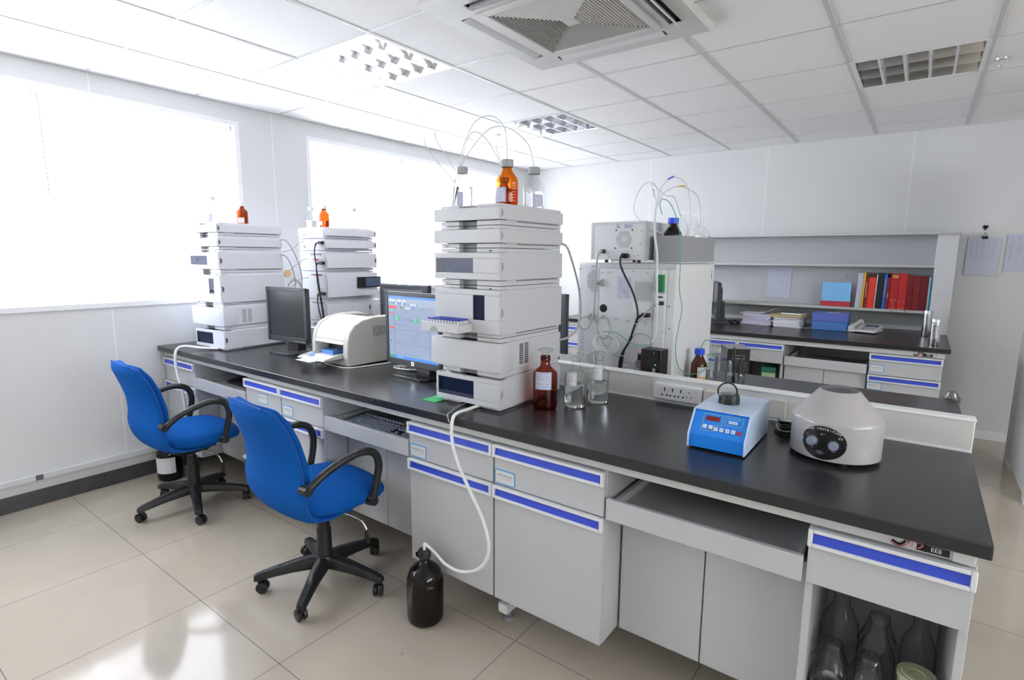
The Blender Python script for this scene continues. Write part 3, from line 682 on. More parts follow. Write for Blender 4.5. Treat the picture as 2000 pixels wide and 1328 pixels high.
# ================================================================ CHROMATOGRAPHY STACKS
LEVELS = [  # z0, z1 of module, z of front cover, kind
    (0.862, 0.990, 0.872, 0.984, 'pump'), (0.992, 1.146, 1.018, 1.130, 'oven'), (1.148, 1.346, 1.163, 1.333, 'sampler'),
    (1.348, 1.490, 1.370, 1.474, 'detector'), (1.492, 1.575, 1.510, 1.562, 'flat'), (1.577, 1.655, 1.596, 1.643, 'tray')]
NAMES = {'pump': 'windowed pump module', 'oven': 'rounded slotted module', 'sampler': 'tall sampler module',
         'detector': 'detector module', 'flat': 'flat degasser module', 'tray': 'top tray module'}
STACK = {}
def hplc_stack(cx, cy, rz, which, tabm, grey, desc, offset=None):
    """each module is a thing; local x 0..0.335 across the front, y 0..0.435 deep, front faces -y"""
    WX, DY = 0.335, 0.437; both = rz > 1
    for i, (z0, z1, c0, c1, kind) in enumerate(LEVELS):
        t = thing('chromatography_module', desc[i], 'lab instrument', (cx, cy, z0), rz, 'stacked chromatography modules')
        Z = lambda z: z-z0
        h = z1-z0; core = MB(); L = 0.028
        # back body
        core.m(0).box(L-0.008, 0.05, 0, WX-0.006, DY-0.004, h)
        # front strips above and below the cover, with a recess in the middle
        xa, xb = 0.125, 0.215
        for (s0, s1) in ((0, Z(c0)-0.002), (Z(c1)+0.001, h)):
            if s1-s0 < 0.006: continue
            core.m(0).box(L, 0.008, s0, xa, 0.05, s1); core.m(0).box(xb, 0.008, s0, WX-0.006, 0.05, s1)
            core.m(1).box(xa, 0.034, s0, xb, 0.05, s1)
        core.m(0).box(xa-0.001, 0.012, Z(c0), xb+0.001, 0.05, Z(c1))
        core.m(0).box(L, 0.006, Z(c0), WX-0.006, 0.05, Z(c1))
        core.build('housing', [grey, M['instrd']], t, bevel=0.0015)
        cm = MB(); y0 = -0.004
        if kind == 'oven':
            prof = [(0.0, 0.06), (-0.022, 0.030), (-0.030, 0.012), (-0.022, -0.004), (0.02, -0.014), (WX*0.5, -0.018), (WX-0.02, -0.014), (WX+0.008, -0.002), (WX+0.012, 0.02), (WX+0.002, 0.09)]
            rs = []
            for (zz, k) in ((Z(c0), 0.985), (Z(c0)+0.012, 1.0), (Z((c0+c1)/2), 1.008), (Z(c1)-0.006, 1.0), (Z(c1), 0.992)):
                rs.append([(WX*0.5+(x-WX*0.5)*k, 0.04+(y-0.04)*k, zz) for x, y in prof])
            cm.rings(rs); cm.build('front_cover', grey, t, smooth=True, angle=50)
            sc = MB().box(WX-0.004, 0.06, Z(c0)+0.001, WX+0.002, DY-0.002, Z(c1)+0.001).build('side_panel', grey, t, bevel=0.001)
            v = MB()
            for c in range(2):
                for r in range(11):
                    yy = 0.125+c*0.036; zz = Z(c0)+0.014+r*(c1-c0-0.026)/11
                    v.box(WX+0.0015, yy, zz, WX+0.0028, yy+0.026, zz+0.0045)
            v.build('vent_slots', M['slot'] if tabm is M['tab'] else M['instrd'], t)
        else:
            # front skin with the opening the kind needs, and the big side cheek
            wins = {'pump': (0.012, 0.205, Z(c0)+0.022, Z(c1)-0.018), 'detector': (0.010, 0.205, Z(c0)+0.026, Z(c1)-0.022), 'sampler': (0.205, 0.262, Z(c0)+0.052, Z(c1)-0.022)}
            F0, F1 = y0, 0.006
            if kind in wins:
                a, b_, c_, d_ = wins[kind]
                cm.box(0, F0, Z(c0), WX, F1, c_).box(0, F0, d_, WX, F1, Z(c1)).box(0, F0, c_, a, F1, d_).box(b_, F0, c_, WX, F1, d_)
                cm.box(0, F1, Z(c0), 0.005, 0.06, Z(c1))
            elif kind != 'tray' or True:
                cm.box(0, F0, Z(c0), WX, 0.02, Z(c1))
            cm.build('front_cover', grey, t, bevel=0.002)
            MB().box(WX-0.004, 0.0015, Z(c0), WX+0.003, DY, Z(c1)).build('side_panel', grey, t, bevel=0.0015)
            if both: MB().box(-0.003, 0.0015, Z(c0), 0.004, DY, Z(c1)).build('side_panel', grey, t, bevel=0.0015)
            if kind in wins:
                MB().box(a, 0.042, c_, b_, 0.049, d_).build('window_recess', M['instrd'], t)
                MB().box(a, F0+0.001, c_, b_, F0+0.003, d_).build('window', M['smoke'], t)
                if kind == 'detector':
                    MB().cyl((0.075, 0.036, (c_+d_)/2+0.006), (0.075, 0.004, (c_+d_)/2+0.006), 0.012).build('knob', M['bplast'], t, smooth=True)
                    MB().box(0.060, 0.024, c_+0.014, 0.120, 0.040, d_-0.006).build('flow_cell', M['zinc'], t)
                if kind == 'pump':
                    MB().box(0.05, 0.030, c_+0.006, 0.13, 0.041, d_-0.004).cyl((0.085, 0.030, d_-0.02), (0.085, 0.02, d_-0.02), 0.009).build('pump_head', M['gray'], t)
                if kind == 'sampler':
                    MB().cyl((0.235, 0.030, c_), (0.235, 0.030, d_-0.01), 0.012).box(0.215, 0.02, c_, 0.225, 0.04, d_).build('needle_unit', M['zinc'], t)
                    MB().tube([(0.222, 0.02, d_-0.005), (0.245, 0.012, d_-0.03), (0.23, 0.018, c_+0.03)], 0.0016, n=6).tube([(0.25, 0.02, d_-0.005), (0.24, 0.01, d_-0.045), (0.25, 0.018, c_+0.02)], 0.0014, n=6).build('capillary', M['tube_c'], t, smooth=True)
            # side vents below the cover
            v = MB()
            n = 26
            for r in range(n):
                yy = 0.115+r*0.0115
                v.box(WX-0.0065, yy, Z(c0)-0.006, WX-0.0050, yy+0.006, Z(c0)-0.0015)
            if Z(c0) > 0.008: v.build('vent_slots', M['slot'], t)
            if both and Z(c0) > 0.008:
                v = MB()
                for r in range(n): yy = 0.115+r*0.0115; v.box(L-0.0095, yy, Z(c0)-0.006, L-0.0078, yy+0.006, Z(c0)-0.0015)
                v.build('vent_slots', M['slot'], t)
            if both and kind == 'sampler':
                sc_ = MB().box(-0.012, -0.030, Z(1.222), -0.003, 0.19, Z(1.302)).box(-0.012, -0.030, Z(1.222), 0.10, -0.022, Z(1.302)).build('dark_tray_cover', M['bplast2'], t, bevel=0.002)
                MB().box(-0.0135, -0.026, Z(1.232), -0.0122, 0.115, Z(1.294)).build('smoked_pane', cmat('blue_grey_pane', (0.09,0.13,0.22), 0.2), sc_)
        # half-round finger tab on the side
        rt = 0.018 if c1-c0 > 0.06 else 0.014
        zc = Z((c0+c1)/2); yy0 = 0.004 if kind != 'oven' else 0.07
        pts = [(yy0+rt*0.78*cos(a_), zc+rt*sin(a_)) for a_ in [radians(-90+15*k) for k in range(13)]]
        MB().prism(pts, 'x', WX+0.0024, WX+0.0042).build('finger_tab', tabm, t)
        if both: MB().prism(pts, 'x', -0.0042, -0.0024).build('finger_tab', tabm, t)
        # status lamp and label on the strips
        if kind not in ('tray',):
            MB().box(0.278, 0.0065, h-0.011, 0.289, 0.0085, h-0.0065).build('status_lamp', M['orange'] if kind in ('pump', 'oven', 'flat') else M['slot'], t)
        MB().box(0.036, 0.0065, h-0.012, 0.075, 0.0082, h-0.004).build('type_plate', M['tbar'], t)
        if kind != 'tray': MB().box(0.036, 0.001, 0.003, 0.058, 0.008, 0.010).build('power_button', M['rail'], t, bevel=0.002)
        # rear side: connector panel (shows on the stack that stands the other way round)
        rp = MB(); rr = random.Random(i*7+int(cx*10))
        rp.m(0).box(0.03, DY-0.004, 0.006, WX-0.02, DY+0.001, h-0.006)
        rp.m(1)
        if h > 0.1:
            for r in range(6):
                for c in range(8): rp.box(0.05+c*0.011, DY+0.001, 0.02+r*0.011, 0.055+c*0.011, DY+0.0015, 0.026+r*0.011)
            for c in range(5): rp.box(0.06+c*0.028, DY+0.001, h-0.03, 0.078+c*0.028, DY+0.003, h-0.018)
        else: rp.box(0.24, DY+0.001, 0.02, 0.27, DY+0.0015, 0.035)
        rp.build('rear_panel', [M['zinc'], M['gray']], t)
        STACK[(round(cx, 2), kind)] = t
    return t

def descs(where, extra):
    order = ['bottom', 'second from bottom', 'third from bottom', 'fourth from bottom', 'fifth from bottom', 'topmost']
    return [('%s %s, %s of %s' % (extra, NAMES[l[4]], o, where))[:110] for l, o in zip(LEVELS, order)]
hplc_stack(2.436, 0.150, 0, None, M['tab'], M['instr'], descs('the tall stack beside the lit monitor', 'grey'))
hplc_stack(0.242, 0.150, radians(3.5), None, M['tabd'], M['instrw'], descs('the stack by the window wall', 'pale'))
hplc_stack(0.689, 1.290, pi, None, M['tabd'], M['instrw'], descs('the back-turned stack behind the printer', 'white'))

# opened sample tray with vials on the third module of the tall stack
b = MB().box(0.004, 0, 0, 0.200, 0.010, 0.036).box(0.004, 0.010, 0, 0.200, 0.086, 0.030)
b.build('sample_drawer', M['instr'], STACK[(2.44, 'sampler')], bevel=0.0015, loc=(0, -0.090, 0.018)); sd = bpy.data.objects['sample_drawer']
MB().prism([(0.075+0.020*cos(radians(180-12*k)), 0.0+0.020*sin(radians(180-12*k))+0.001) for k in range(16)], 'y', -0.0012, 0.0).build('finger_notch', M['instrd'], sd)
MB().box(0.018, 0.014, 0.030, 0.196, 0.084, 0.034).build('vial_rack', M['instr2'], sd)
v0 = None
for r in range(4):
    for c in range(11):
        if r == 3 and c < 1: continue
        x = 2.436+0.026+c*0.0158; y = 0.060+0.022+r*0.0165; z = 1.166+0.0342
        if v0 is None:
            v0 = thing('sample_vial', 'small clear vial with blue and white cap in the pulled-out sample drawer', 'vial', (x, y, z), 0, 'sample vials in the drawer')
            MB().lathe([(0.0, 0), (0.0052, 0), (0.0052, 0.009), (0.0035, 0.011)], n=10).build('glass', M['capwhite'], v0, smooth=True)
            MB().lathe([(0.0054, 0.0115), (0.0054, 0.017), (0.003, 0.0175), (0.0, 0.0175)], n=10).build('cap', cmat('vial_blue', (0.03,0.05,0.45), 0.4), v0, smooth=True)
        else:
            v = copy_tree(v0); v.location = (x, y, z)

# ================================================================ MONITORS, PRINTER, KEYBOARDS
def monitor(x, y, rz, label, w=0.40, h=0.335, lift=0.075, on=False, tilt=0.0, base=(0.24, 0.20), z=HT, dx=0.0):
    t = thing('computer_monitor', label, 'monitor', (x, y, z), rz)
    bw, bd = base
    MB().prism([(-bw/2, -bd/2+0.02), (-bw/2+0.03, -bd/2), (bw/2-0.03, -bd/2), (bw/2, -bd/2+0.02), (bw/2, bd/2), (-bw/2, bd/2)], 'z', 0.0, 0.014).build('base', M['chassis'] if not on else M['bplast2'], t, bevel=0.003)
    MB().rings([[(-0.055, 0.0, 0.012), (0.055, 0.0, 0.012), (0.055, 0.06, 0.012), (-0.055, 0.06, 0.012)], [(-0.045, 0.015, 0.20), (0.045, 0.015, 0.20), (0.045, 0.05, 0.20), (-0.045, 0.05, 0.20)]]).build('neck', M['bplast'], t, bevel=0.003)
    z0 = lift
    c = MB(); b_ = 0.022; yb = -0.035
    c.box(-w/2, yb, z0, w/2, yb+0.016, z0+b_+0.010).box(-w/2, yb, z0+h-b_, w/2, yb+0.016, z0+h).box(-w/2, yb, z0, -w/2+b_, yb+0.016, z0+h).box(w/2-b_, yb, z0, w/2, yb+0.016, z0+h)
    c.box(-w/2+0.004, yb+0.006, z0+0.004, w/2-0.004, yb+0.034, z0+h-0.004)
    c.rings([[(-w/2+0.03, yb+0.034, z0+0.03), (w/2-0.03, yb+0.034, z0+0.03), (w/2-0.03, yb+0.034, z0+h-0.03), (-w/2+0.03, yb+0.034, z0+h-0.03)],
             [(-w/2+0.08, yb+0.056, z0+0.07), (w/2-0.08, yb+0.056, z0+0.07), (w/2-0.08, yb+0.056, z0+h-0.07), (-w/2+0.08, yb+0.056, z0+h-0.07)]])
    bz = c.build('bezel', M['chassis'], t, bevel=0.0025, loc=(dx, 0, 0))
    for k in range(5 if not on else 0):
        MB().box(w*0.16+k*0.024, yb-0.003, z0+0.008, w*0.16+k*0.024+0.016, yb+0.002, z0+0.014).build('button', M['tab'], bz)
    if on:
        MB().box(-0.011, yb-0.001, z0+0.006, 0.011, yb+0.002, z0+0.026).build('emblem', M['chrome'], bz)
        text('hp', 'emblem_lettering', M['dial'], bz, 0.014, (0, yb-0.0014, z0+0.017))
    sx0, sx1, sz0, sz1 = -w/2+b_, w/2-b_, z0+b_+0.010, z0+h-b_
    if not on:
        MB().box(sx0, yb+0.004, sz0, sx1, yb+0.0061, sz1).build('screen', M['screen_off'], t)
    else:
        cols = {'bg': (0.30,0.37,0.52), 'panel': (0.37,0.44,0.58), 'title': (0.05,0.25,0.85), 'title2': (0.18,0.42,0.95), 'red': (0.85,0.10,0.14), 'green': (0.05,0.75,0.22), 'line': (0.12,0.16,0.28), 'white': (0.72,0.78,0.88), 'teal': (0.06,0.40,0.48), 'start': (0.08,0.35,0.12), 'blue': (0.10,0.16,0.75)}
        ks = list(cols); ms = [mat('screen_'+k, (0.02,0.02,0.02), 0.25, emit=cols[k], estr=0.42) for k in ks]
        s = MB(); W_, H_ = sx1-sx0, sz1-sz0
        def R(k, u0, v0, u1, v1, d):   # u, v from the top left, 0..1
            s.m(ks.index(k)).box(sx0+W_*u0, yb+0.0042-d*0.0004, sz1-H_*v1, sx0+W_*u1, yb+0.0062, sz1-H_*v0)
        R('bg', 0, 0, 1, 1, 0); R('title', 0, 0, 1, 0.032, 1); R('title2', 0, 0.0, 0.94, 0.012, 2); R('red', 0.955, 0.006, 0.985, 0.026, 2); R('panel', 0, 0.032, 1, 0.155, 1)
        rr = random.Random(3)
        for k in range(9): R('line', 0.02+k*0.05, 0.042, 0.045+k*0.05, 0.047, 2)
        for a_ in (0.02, 0.19, 0.29): R('white', a_, 0.062, a_+0.13 if a_ < 0.1 else a_+0.08, 0.085, 2)
        for k in range(14): R(rr.choice(['blue', 'teal', 'line', 'white']), 0.03+k*0.043, 0.105, 0.052+k*0.043, 0.135, 2)
        R('red', 0.01, 0.16, 0.17, 0.205, 2); R('start', 0.25, 0.165, 0.30, 0.195, 2); R('white', 0.36, 0.17, 0.46, 0.195, 2); R('blue', 0.50, 0.165, 0.53, 0.185, 2); R('teal', 0.66, 0.165, 0.72, 0.185, 2)
        R('line', 0.115, 0.22, 0.118, 0.93, 2); R('green', 0.01, 0.225, 0.10, 0.24, 2); R('red', 0.01, 0.275, 0.11, 0.29, 2); R('red', 0.01, 0.50, 0.11, 0.53, 2)
        R('green', 0.14, 0.325, 0.205, 0.37, 2); R('green', 0.165, 0.37, 0.18, 0.395, 2)
        for (u0, v0, u1, v1) in ((0.22,0.33,0.30,0.333), (0.22,0.38,0.32,0.383), (0.22,0.33,0.223,0.38), (0.32,0.345,0.323,0.38), (0.33,0.36,0.40,0.363), (0.40,0.345,0.403,0.38), (0.43,0.345,0.433,0.385), (0.45,0.33,0.453,0.385), (0.47,0.36,0.49,0.385)): R('line', u0, v0, u1, v1, 2)
        R('green', 0.535, 0.34, 0.55, 0.385, 2); R('green', 0.557, 0.35, 0.57, 0.385, 2); R('line', 0.585, 0.33, 0.615, 0.335, 2); R('line', 0.585, 0.345, 0.615, 0.35, 2); R('line', 0.595, 0.36, 0.62, 0.385, 2); R('green', 0.63, 0.32, 0.665, 0.39, 2); R('white', 0.69, 0.34, 0.715, 0.375, 2)
        R('line', 0.118, 0.53, 0.86, 0.533, 2); R('line', 0.83, 0.26, 0.833, 0.93, 2); R('line', 0.118, 0.755, 0.83, 0.758, 2)
        for k in range(9):
            for (u0, w_) in ((0.50, 0.03), (0.55, 0.02), (0.59, 0.025)): R('line', u0, 0.56+k*0.02, u0+w_*rr.uniform(0.5, 1), 0.563+k*0.02, 2)
        for k in range(6): R('line', 0.14+k*0.05, 0.44+0.002*k, 0.16+k*0.05, 0.455, 2)
        for k in range(26): R('line', 0.125+k*0.019, 0.915, 0.137+k*0.019, 0.921, 2)
        R('blue', 0.03, 0.58, 0.045, 0.61, 2); R('line', 0.02, 0.72, 0.05, 0.74, 2)
        R('title', 0, 0.955, 1, 1, 1); R('start', 0, 0.955, 0.08, 1, 2); R('title2', 0.16, 0.962, 0.30, 0.99, 2)
        s.build('screen', ms, t, loc=(dx, 0, 0))
    return t
monitor(0.935, 0.41, radians(4), 'dark switched-off monitor left of the printer', w=0.385, h=0.335, lift=0.07)
monitor(2.055, 0.435, radians(-3), 'lit monitor with chromatography software, right of the printer', w=0.42, h=0.375, lift=0.045, on=True, base=(0.27, 0.22), dx=-0.034)
monitor(1.275, 1.02, radians(184), 'grey backed monitor facing away, above the printer and behind the lit one', w=0.44, h=0.36, lift=0.05)
monitor(2.22, 1.21, radians(172), 'black monitor seen edge-on right of the tall stack', w=0.44, h=0.345, lift=0.045)
monitor(2.53, 3.80, radians(-68), 'black monitor on the wall bench, edge showing beside the large instrument', w=0.38, h=0.33, lift=0.05)

def keyboard(x, y, z, rz, label, light=True):
    t = thing('keyboard', label, 'keyboard', (x, y, z), rz)
    MB().prism([(0, 0.0), (0.155, 0.0), (0.155, 0.026), (0.0, 0.012)], 'x', 0, 0.455).build('case', M['bplast'], t, bevel=0.002)
    k = MB(); rr = random.Random(2)
    def key(x0, y0, w, d):
        z1 = 0.012+0.014*(y0+d/2)/0.155; k.rings([[(x0, y0, z1), (x0+w, y0, z1), (x0+w, y0+d, z1+0.001), (x0, y0+d, z1+0.001)],
            [(x0+0.002, y0+0.002, z1+0.008), (x0+w-0.002, y0+0.002, z1+0.008), (x0+w-0.002, y0+d-0.003, z1+0.009), (x0+0.002, y0+d-0.003, z1+0.009)]])
    rows = [0.008, 0.0275, 0.047, 0.0665, 0.086, 0.118]
    for j, y0 in enumerate(rows):
        x0 = 0.010; step = 0.0192
        if j == 0:
            ws = [0.024, 0.024, 0.024, 0.112, 0.024, 0.024, 0.024, 0.026]
            for w in ws: key(x0, y0, w-0.002, 0.017); x0 += w
        else:
            for c in range(15 if j < 5 else 13): key(x0, y0, 0.0170, 0.017); x0 += step*(1.0 if j < 5 else 1.15)
        x0 = 0.308
        for c in range(3): 
            if j in (0, 3, 4, 5) or (j == 1 and c == 1): key(x0+c*step, y0, 0.017, 0.017)
        x0 = 0.372
        if j < 5:
            for c in range(4): key(x0+c*step, y0, 0.017, 0.017)
    k.build('keys', M['knob'] if light else M['bplast'], t)
    return t
keyboard(1.885, 0.075, 0.6595, radians(0), 'black keyboard with grey keys on the tray under the lit monitor')
keyboard(0.582, 0.16, 0.6595, radians(0), 'dark keyboard in the tray left of the narrow cabinets', light=False)
# ================================================================ PRINTER
def printer():
    t = thing('laser_printer', 'cream desktop laser printer with its front paper tray folded out', 'printer', (1.272, 0.325, HT+0.001), radians(-1))
    Wp = 0.335
    prof = [(0.0, 0.004), (0.0, 0.035), (0.0, 0.075), (0.004, 0.135), (0.018, 0.185), (0.05, 0.225), (0.10, 0.248), (0.18, 0.262), (0.30, 0.262), (0.345, 0.25), (0.375, 0.20), (0.385, 0.12), (0.385, 0.004)]
    # the two cheeks, full profile
    for nm, a, b in (('side_cheek', 0.0, 0.030), ('side_cheek', Wp-0.045, Wp)):
        MB().prism(prof, 'x', a, b).build(nm, M['printer2'], t, bevel=0.006, seg=3)
    # bonnet between the cheeks
    up = [(0.008, 0.138), (0.020, 0.182), (0.052, 0.220), (0.10, 0.243), (0.16, 0.256), (0.20, 0.257), (0.22, 0.252), (0.30, 0.253), (0.345, 0.243), (0.372, 0.195), (0.38, 0.12), (0.38, 0.01), (0.20, 0.01), (0.16, 0.13)]
    MB().prism(up, 'x', 0.028, Wp-0.043).build('bonnet', M['printer'], t, bevel=0.004, seg=2)
    MB().prism([(0.002, 0.118), (0.010, 0.140), (0.05, 0.140), (0.05, 0.118)], 'x', 0.028, Wp-0.043).build('front_brow', M['printer2'], t, bevel=0.002)
    MB().box(0.028, 0.004, 0.004, Wp-0.043, 0.16, 0.035).build('chin', M['printer2'], t, bevel=0.003)
    MB().box(0.030, 0.09, 0.035, Wp-0.045, 0.12, 0.135).build('feed_cavity', M['slot'], t)
    MB().box(0.06, 0.225, 0.2515, Wp-0.08, 0.29, 0.2545).build('output_slot', M['slot'], t)
    sl = MB()
    for k in range(11):
        y0 = 0.17+k*0.0155; sl.tube([(Wp+0.0004, y0+0.014, 0.150+0.0035*k*0.4), (Wp+0.0012, y0+0.004, 0.182), (Wp+0.0004, y0+0.012, 0.212-0.0012*k)], 0.0017, n=5, sub=4)
    sl.build('side_vents', M['slot'], t)
    # manual feed tray
    tr_ = MB().box(0.035, -0.115, 0.040, Wp-0.055, 0.06, 0.046)
    tr_.rings([[(0.035, -0.115, 0.040), (0.035, 0.06, 0.040), (0.035, 0.06, 0.075), (0.035, -0.10, 0.052)], [(0.042, -0.115, 0.040), (0.042, 0.06, 0.040), (0.042, 0.06, 0.075), (0.042, -0.10, 0.052)]])
    tr_.rings([[(Wp-0.062, -0.115, 0.040), (Wp-0.062, 0.06, 0.040), (Wp-0.062, 0.06, 0.080), (Wp-0.062, -0.10, 0.052)], [(Wp-0.055, -0.115, 0.040), (Wp-0.055, 0.06, 0.040), (Wp-0.055, 0.06, 0.080), (Wp-0.055, -0.10, 0.052)]])
    tr_.box(0.09, -0.16, 0.038, Wp-0.11, -0.11, 0.042)
    pt = tr_.build('paper_tray', M['printer'], t, bevel=0.0015)
    MB().box(0.055, -0.10, 0.0465, 0.255, 0.09, 0.0500).build('paper_stack', M['paper'], pt)
    MB().box(0.060, 0.02, 0.050, 0.17, 0.09, 0.072).build('pickup_pad', cmat('feed_blue', (0.10,0.25,0.62)), pt)
    MB().box(0.095, -0.09, 0.050, 0.12, -0.06, 0.068).build('guide_clip', cmat('clip_blue', (0.33,0.48,0.78)), pt)
printer()

# ================================================================ CHAIRS
def pad(b, path, hw, ht, n=28, e=2.6, bow=None):
    P = [Vector((0, y, z)) for y, z in path]; sub = 5
    Q = catmull(P, sub); N = len(Q)
    def samp(a, i): 
        f = i/(N-1)*(len(a)-1); k = min(int(f), len(a)-2); u = f-k; u = u*u*(3-2*u); return a[k]*(1-u)+a[k+1]*u
    rs = []
    for i, p in enumerate(Q):
        tgt = (Q[min(i+1, N-1)]-Q[max(i-1, 0)]).normalized(); nrm = Vector((0, -tgt.z, tgt.y))
        w, h = samp(hw, i), samp(ht, i); bw = samp(bow, i) if bow else 0.0; r = []
        for k in range(n):
            a = 2*pi*k/n; cx, sx = cos(a), sin(a)
            X = math.copysign(abs(cx)**(2/e), cx)*w; Y = math.copysign(abs(sx)**(2/e), sx)*h
            r.append(p+Vector((X, 0, 0))+nrm*(Y+bw*(X/w)**2 if w > 1e-5 else Y))
        rs.append(r)
    b.rings(rs); return rs

def office_chair():
    t = thing('office_chair', '', 'office chair', (0, 0, 0), 0, 'blue office chairs at the island bench')
    # backrest shell: wraps under the seat and rises behind
    path = [(0.10, 0.402), (0.0, 0.400), (-0.10, 0.405), (-0.175, 0.425), (-0.225, 0.475), (-0.247, 0.545), (-0.245, 0.62), (-0.250, 0.70), (-0.272, 0.78), (-0.302, 0.855), (-0.316, 0.890)]
    hw = [0.16, 0.20, 0.225, 0.242, 0.248, 0.243, 0.222, 0.208, 0.208, 0.188, 0.125]
    ht = [0.010, 0.016, 0.020, 0.024, 0.028, 0.030, 0.030, 0.030, 0.030, 0.027, 0.012]
    bw = [-0.0, -0.0, -0.005, -0.012, -0.03, -0.045, -0.045, -0.04, -0.035, -0.03, -0.01]
    b = MB(); rs = pad(b, path, hw, ht, 32, 2.5, bw); b.build('backrest_shell', M['fabric'], t, smooth=True, angle=180)
    # inner back cushion
    path2 = [(-0.200, 0.500), (-0.212, 0.56), (-0.212, 0.64), (-0.222, 0.72), (-0.248, 0.80), (-0.280, 0.862), (-0.293, 0.890)]
    b = MB(); pad(b, path2, [0.15, 0.218, 0.203, 0.193, 0.192, 0.173, 0.115], [0.012, 0.028, 0.032, 0.030, 0.028, 0.022, 0.006], 32, 2.5, [-0.03, -0.04, -0.04, -0.035, -0.03, -0.025, -0.01]); b.build('back_cushion', M['fabric'], t, smooth=True, angle=180)
    # piping along the shell edge, both sides and over the top
    N = len(rs); sd = []
    for s in (0, 1):
        line = []
        for i in range(10, N-1, 3):
            r = rs[i]; k = 0 if s == 0 else 16
            line.append(r[k])
        sd.append(line)
    pts = sd[0]+[rs[-1][0]+Vector((0,0,0.0)), rs[-1][16]]+list(reversed(sd[1]))
    MB().tube(pts, 0.0035, n=6, sub=3).build('piping', M['piping'], t, smooth=True)
    # seat cushion
    ps = [(-0.195, 0.452), (-0.14, 0.452), (-0.04, 0.454), (0.06, 0.456), (0.14, 0.452), (0.195, 0.440), (0.215, 0.425)]
    b = MB(); pad(b, ps, [0.17, 0.226, 0.238, 0.236, 0.222, 0.190, 0.12], [0.024, 0.046, 0.050, 0.050, 0.046, 0.034, 0.012], 32, 2.8, [0.01, 0.0, -0.012, -0.012, -0.012, -0.012, -0.01]); b.build('seat_cushion', M['fabric'], t, smooth=True, angle=180)
    MB().box(-0.10, -0.12, 0.362, 0.10, 0.10, 0.392).rings([[(-0.06, -0.08, 0.335), (0.06, -0.08, 0.335), (0.06, 0.06, 0.335), (-0.06, 0.06, 0.335)], [(-0.09, -0.11, 0.364), (0.09, -0.11, 0.364), (0.09, 0.09, 0.364), (-0.09, 0.09, 0.364)]]).build('tilt_mechanism', M['bplast'], t, bevel=0.003)
    for s in (-1, 1):
        X = 0.256*s; xi = 0.232*s
        pts = [(xi, -0.205, 0.570), (X*1.0, -0.195, 0.580), (X*1.03, -0.13, 0.625), (X*1.05, -0.03, 0.662), (X*1.05, 0.04, 0.668), (X*1.04, 0.096, 0.645), (X*1.03, 0.116, 0.590), (X*1.01, 0.108, 0.525), (X, 0.094, 0.468), (X*0.99, 0.088, 0.440), (xi, 0.080, 0.425)]
        a = MB().tube(pts, lambda u: 0.0165-0.003*abs(u-0.5), n=12, sub=6)
        a.cyl((xi-0.01*s, -0.205, 0.572), (X+0.012*s, -0.203, 0.574), 0.021, 0.019, 14).cyl((xi-0.01*s, 0.085, 0.432), (X+0.012*s, 0.088, 0.436), 0.022, 0.020, 14)
        a.build('armrest', M['bplast'], t, smooth=True, angle=60)
    MB().cyl((0, 0, 0.27), (0, 0, 0.345), 0.019).cyl((0, 0, 0.255), (0, 0, 0.300), 0.027).lathe([(0.0, 0.26), (0.031, 0.26), (0.033, 0.14), (0.036, 0.125), (0.0, 0.125)], n=22).build('gas_column', M['bplast'], t, smooth=True)
    lv = MB().tube([(0.05, 0.02, 0.352), (0.13, 0.05, 0.345), (0.19, 0.07, 0.33), (0.215, 0.08, 0.29)], 0.004, n=7).build('lever', M['chrome'], t, smooth=True)
    MB().rings([[(0.215+w*c_, 0.080+0.004*s_, z) for c_, s_ in ((-1,-1),(1,-1),(1,1),(-1,1))] for z, w in ((0.295, 0.005), (0.275, 0.016), (0.245, 0.018), (0.232, 0.010))]).build('paddle', M['bplast'], lv, bevel=0.003)
    MB().lathe([(0.0, 0.140), (0.040, 0.138), (0.052, 0.118), (0.050, 0.085), (0.0, 0.08)], n=24).build('hub', M['bplast'], t, smooth=True)
    return t
def star_base(t, spin):
    for k in range(5):
        a = spin+2*pi*k/5; ca, sa = cos(a), sin(a)
        T = lambda r, w, z: (r*ca-w*sa, r*sa+w*ca, z)
        rs = []
        for r, w, zt, zb in ((0.03, 0.030, 0.135, 0.085), (0.08, 0.027, 0.132, 0.083), (0.14, 0.024, 0.122, 0.080), (0.20, 0.022, 0.108, 0.074), (0.255, 0.021, 0.095, 0.066), (0.285, 0.019, 0.086, 0.060), (0.295, 0.013, 0.080, 0.060)):
            rs.append([T(r, -w, zb), T(r, -w, zt-0.012), T(r, -w*0.6, zt), T(r, w*0.6, zt), T(r, w, zt-0.012), T(r, w, zb)])
        leg = MB().rings(rs).build('base_leg', M['bplast'], t, smooth=True, angle=50)
        ct = a+0.7+k*1.1; dx, dy = cos(ct), sin(ct); cx, cy, _ = T(0.274, 0, 0); cx += dx*0.012; cy += dy*0.012
        c = MB()
        ax = Vector((-dy, dx, 0)); o = Vector((cx, cy, 0.026))
        for s in (-1, 1):
            q = [(0.002, 0.010), (0.004, 0.022), (0.010, 0.0255), (0.018, 0.0245), (0.021, 0.018), (0.0215, 0.006)]
            c.rings([[o+ax*(s*u)+(Vector((dx, dy, 0))*cos(2*pi*j/20)+Vector((0, 0, 1))*sin(2*pi*j/20))*r for j in range(20)] for u, r in q])
        c.cyl(T(0.274, 0, 0.04), T(0.274, 0, 0.066), 0.009, n=12)
        c.build('caster', M['bplast'], t, smooth=True, angle=50)
ch = office_chair(); ch2 = copy_tree(ch)
ch.location = (2.002, -0.137, 0); ch.rotation_euler = (0, 0, radians(-4)); ch['label'] = 'blue fabric office chair in front, nearest the black jug'
star_base(ch, radians(90+4))
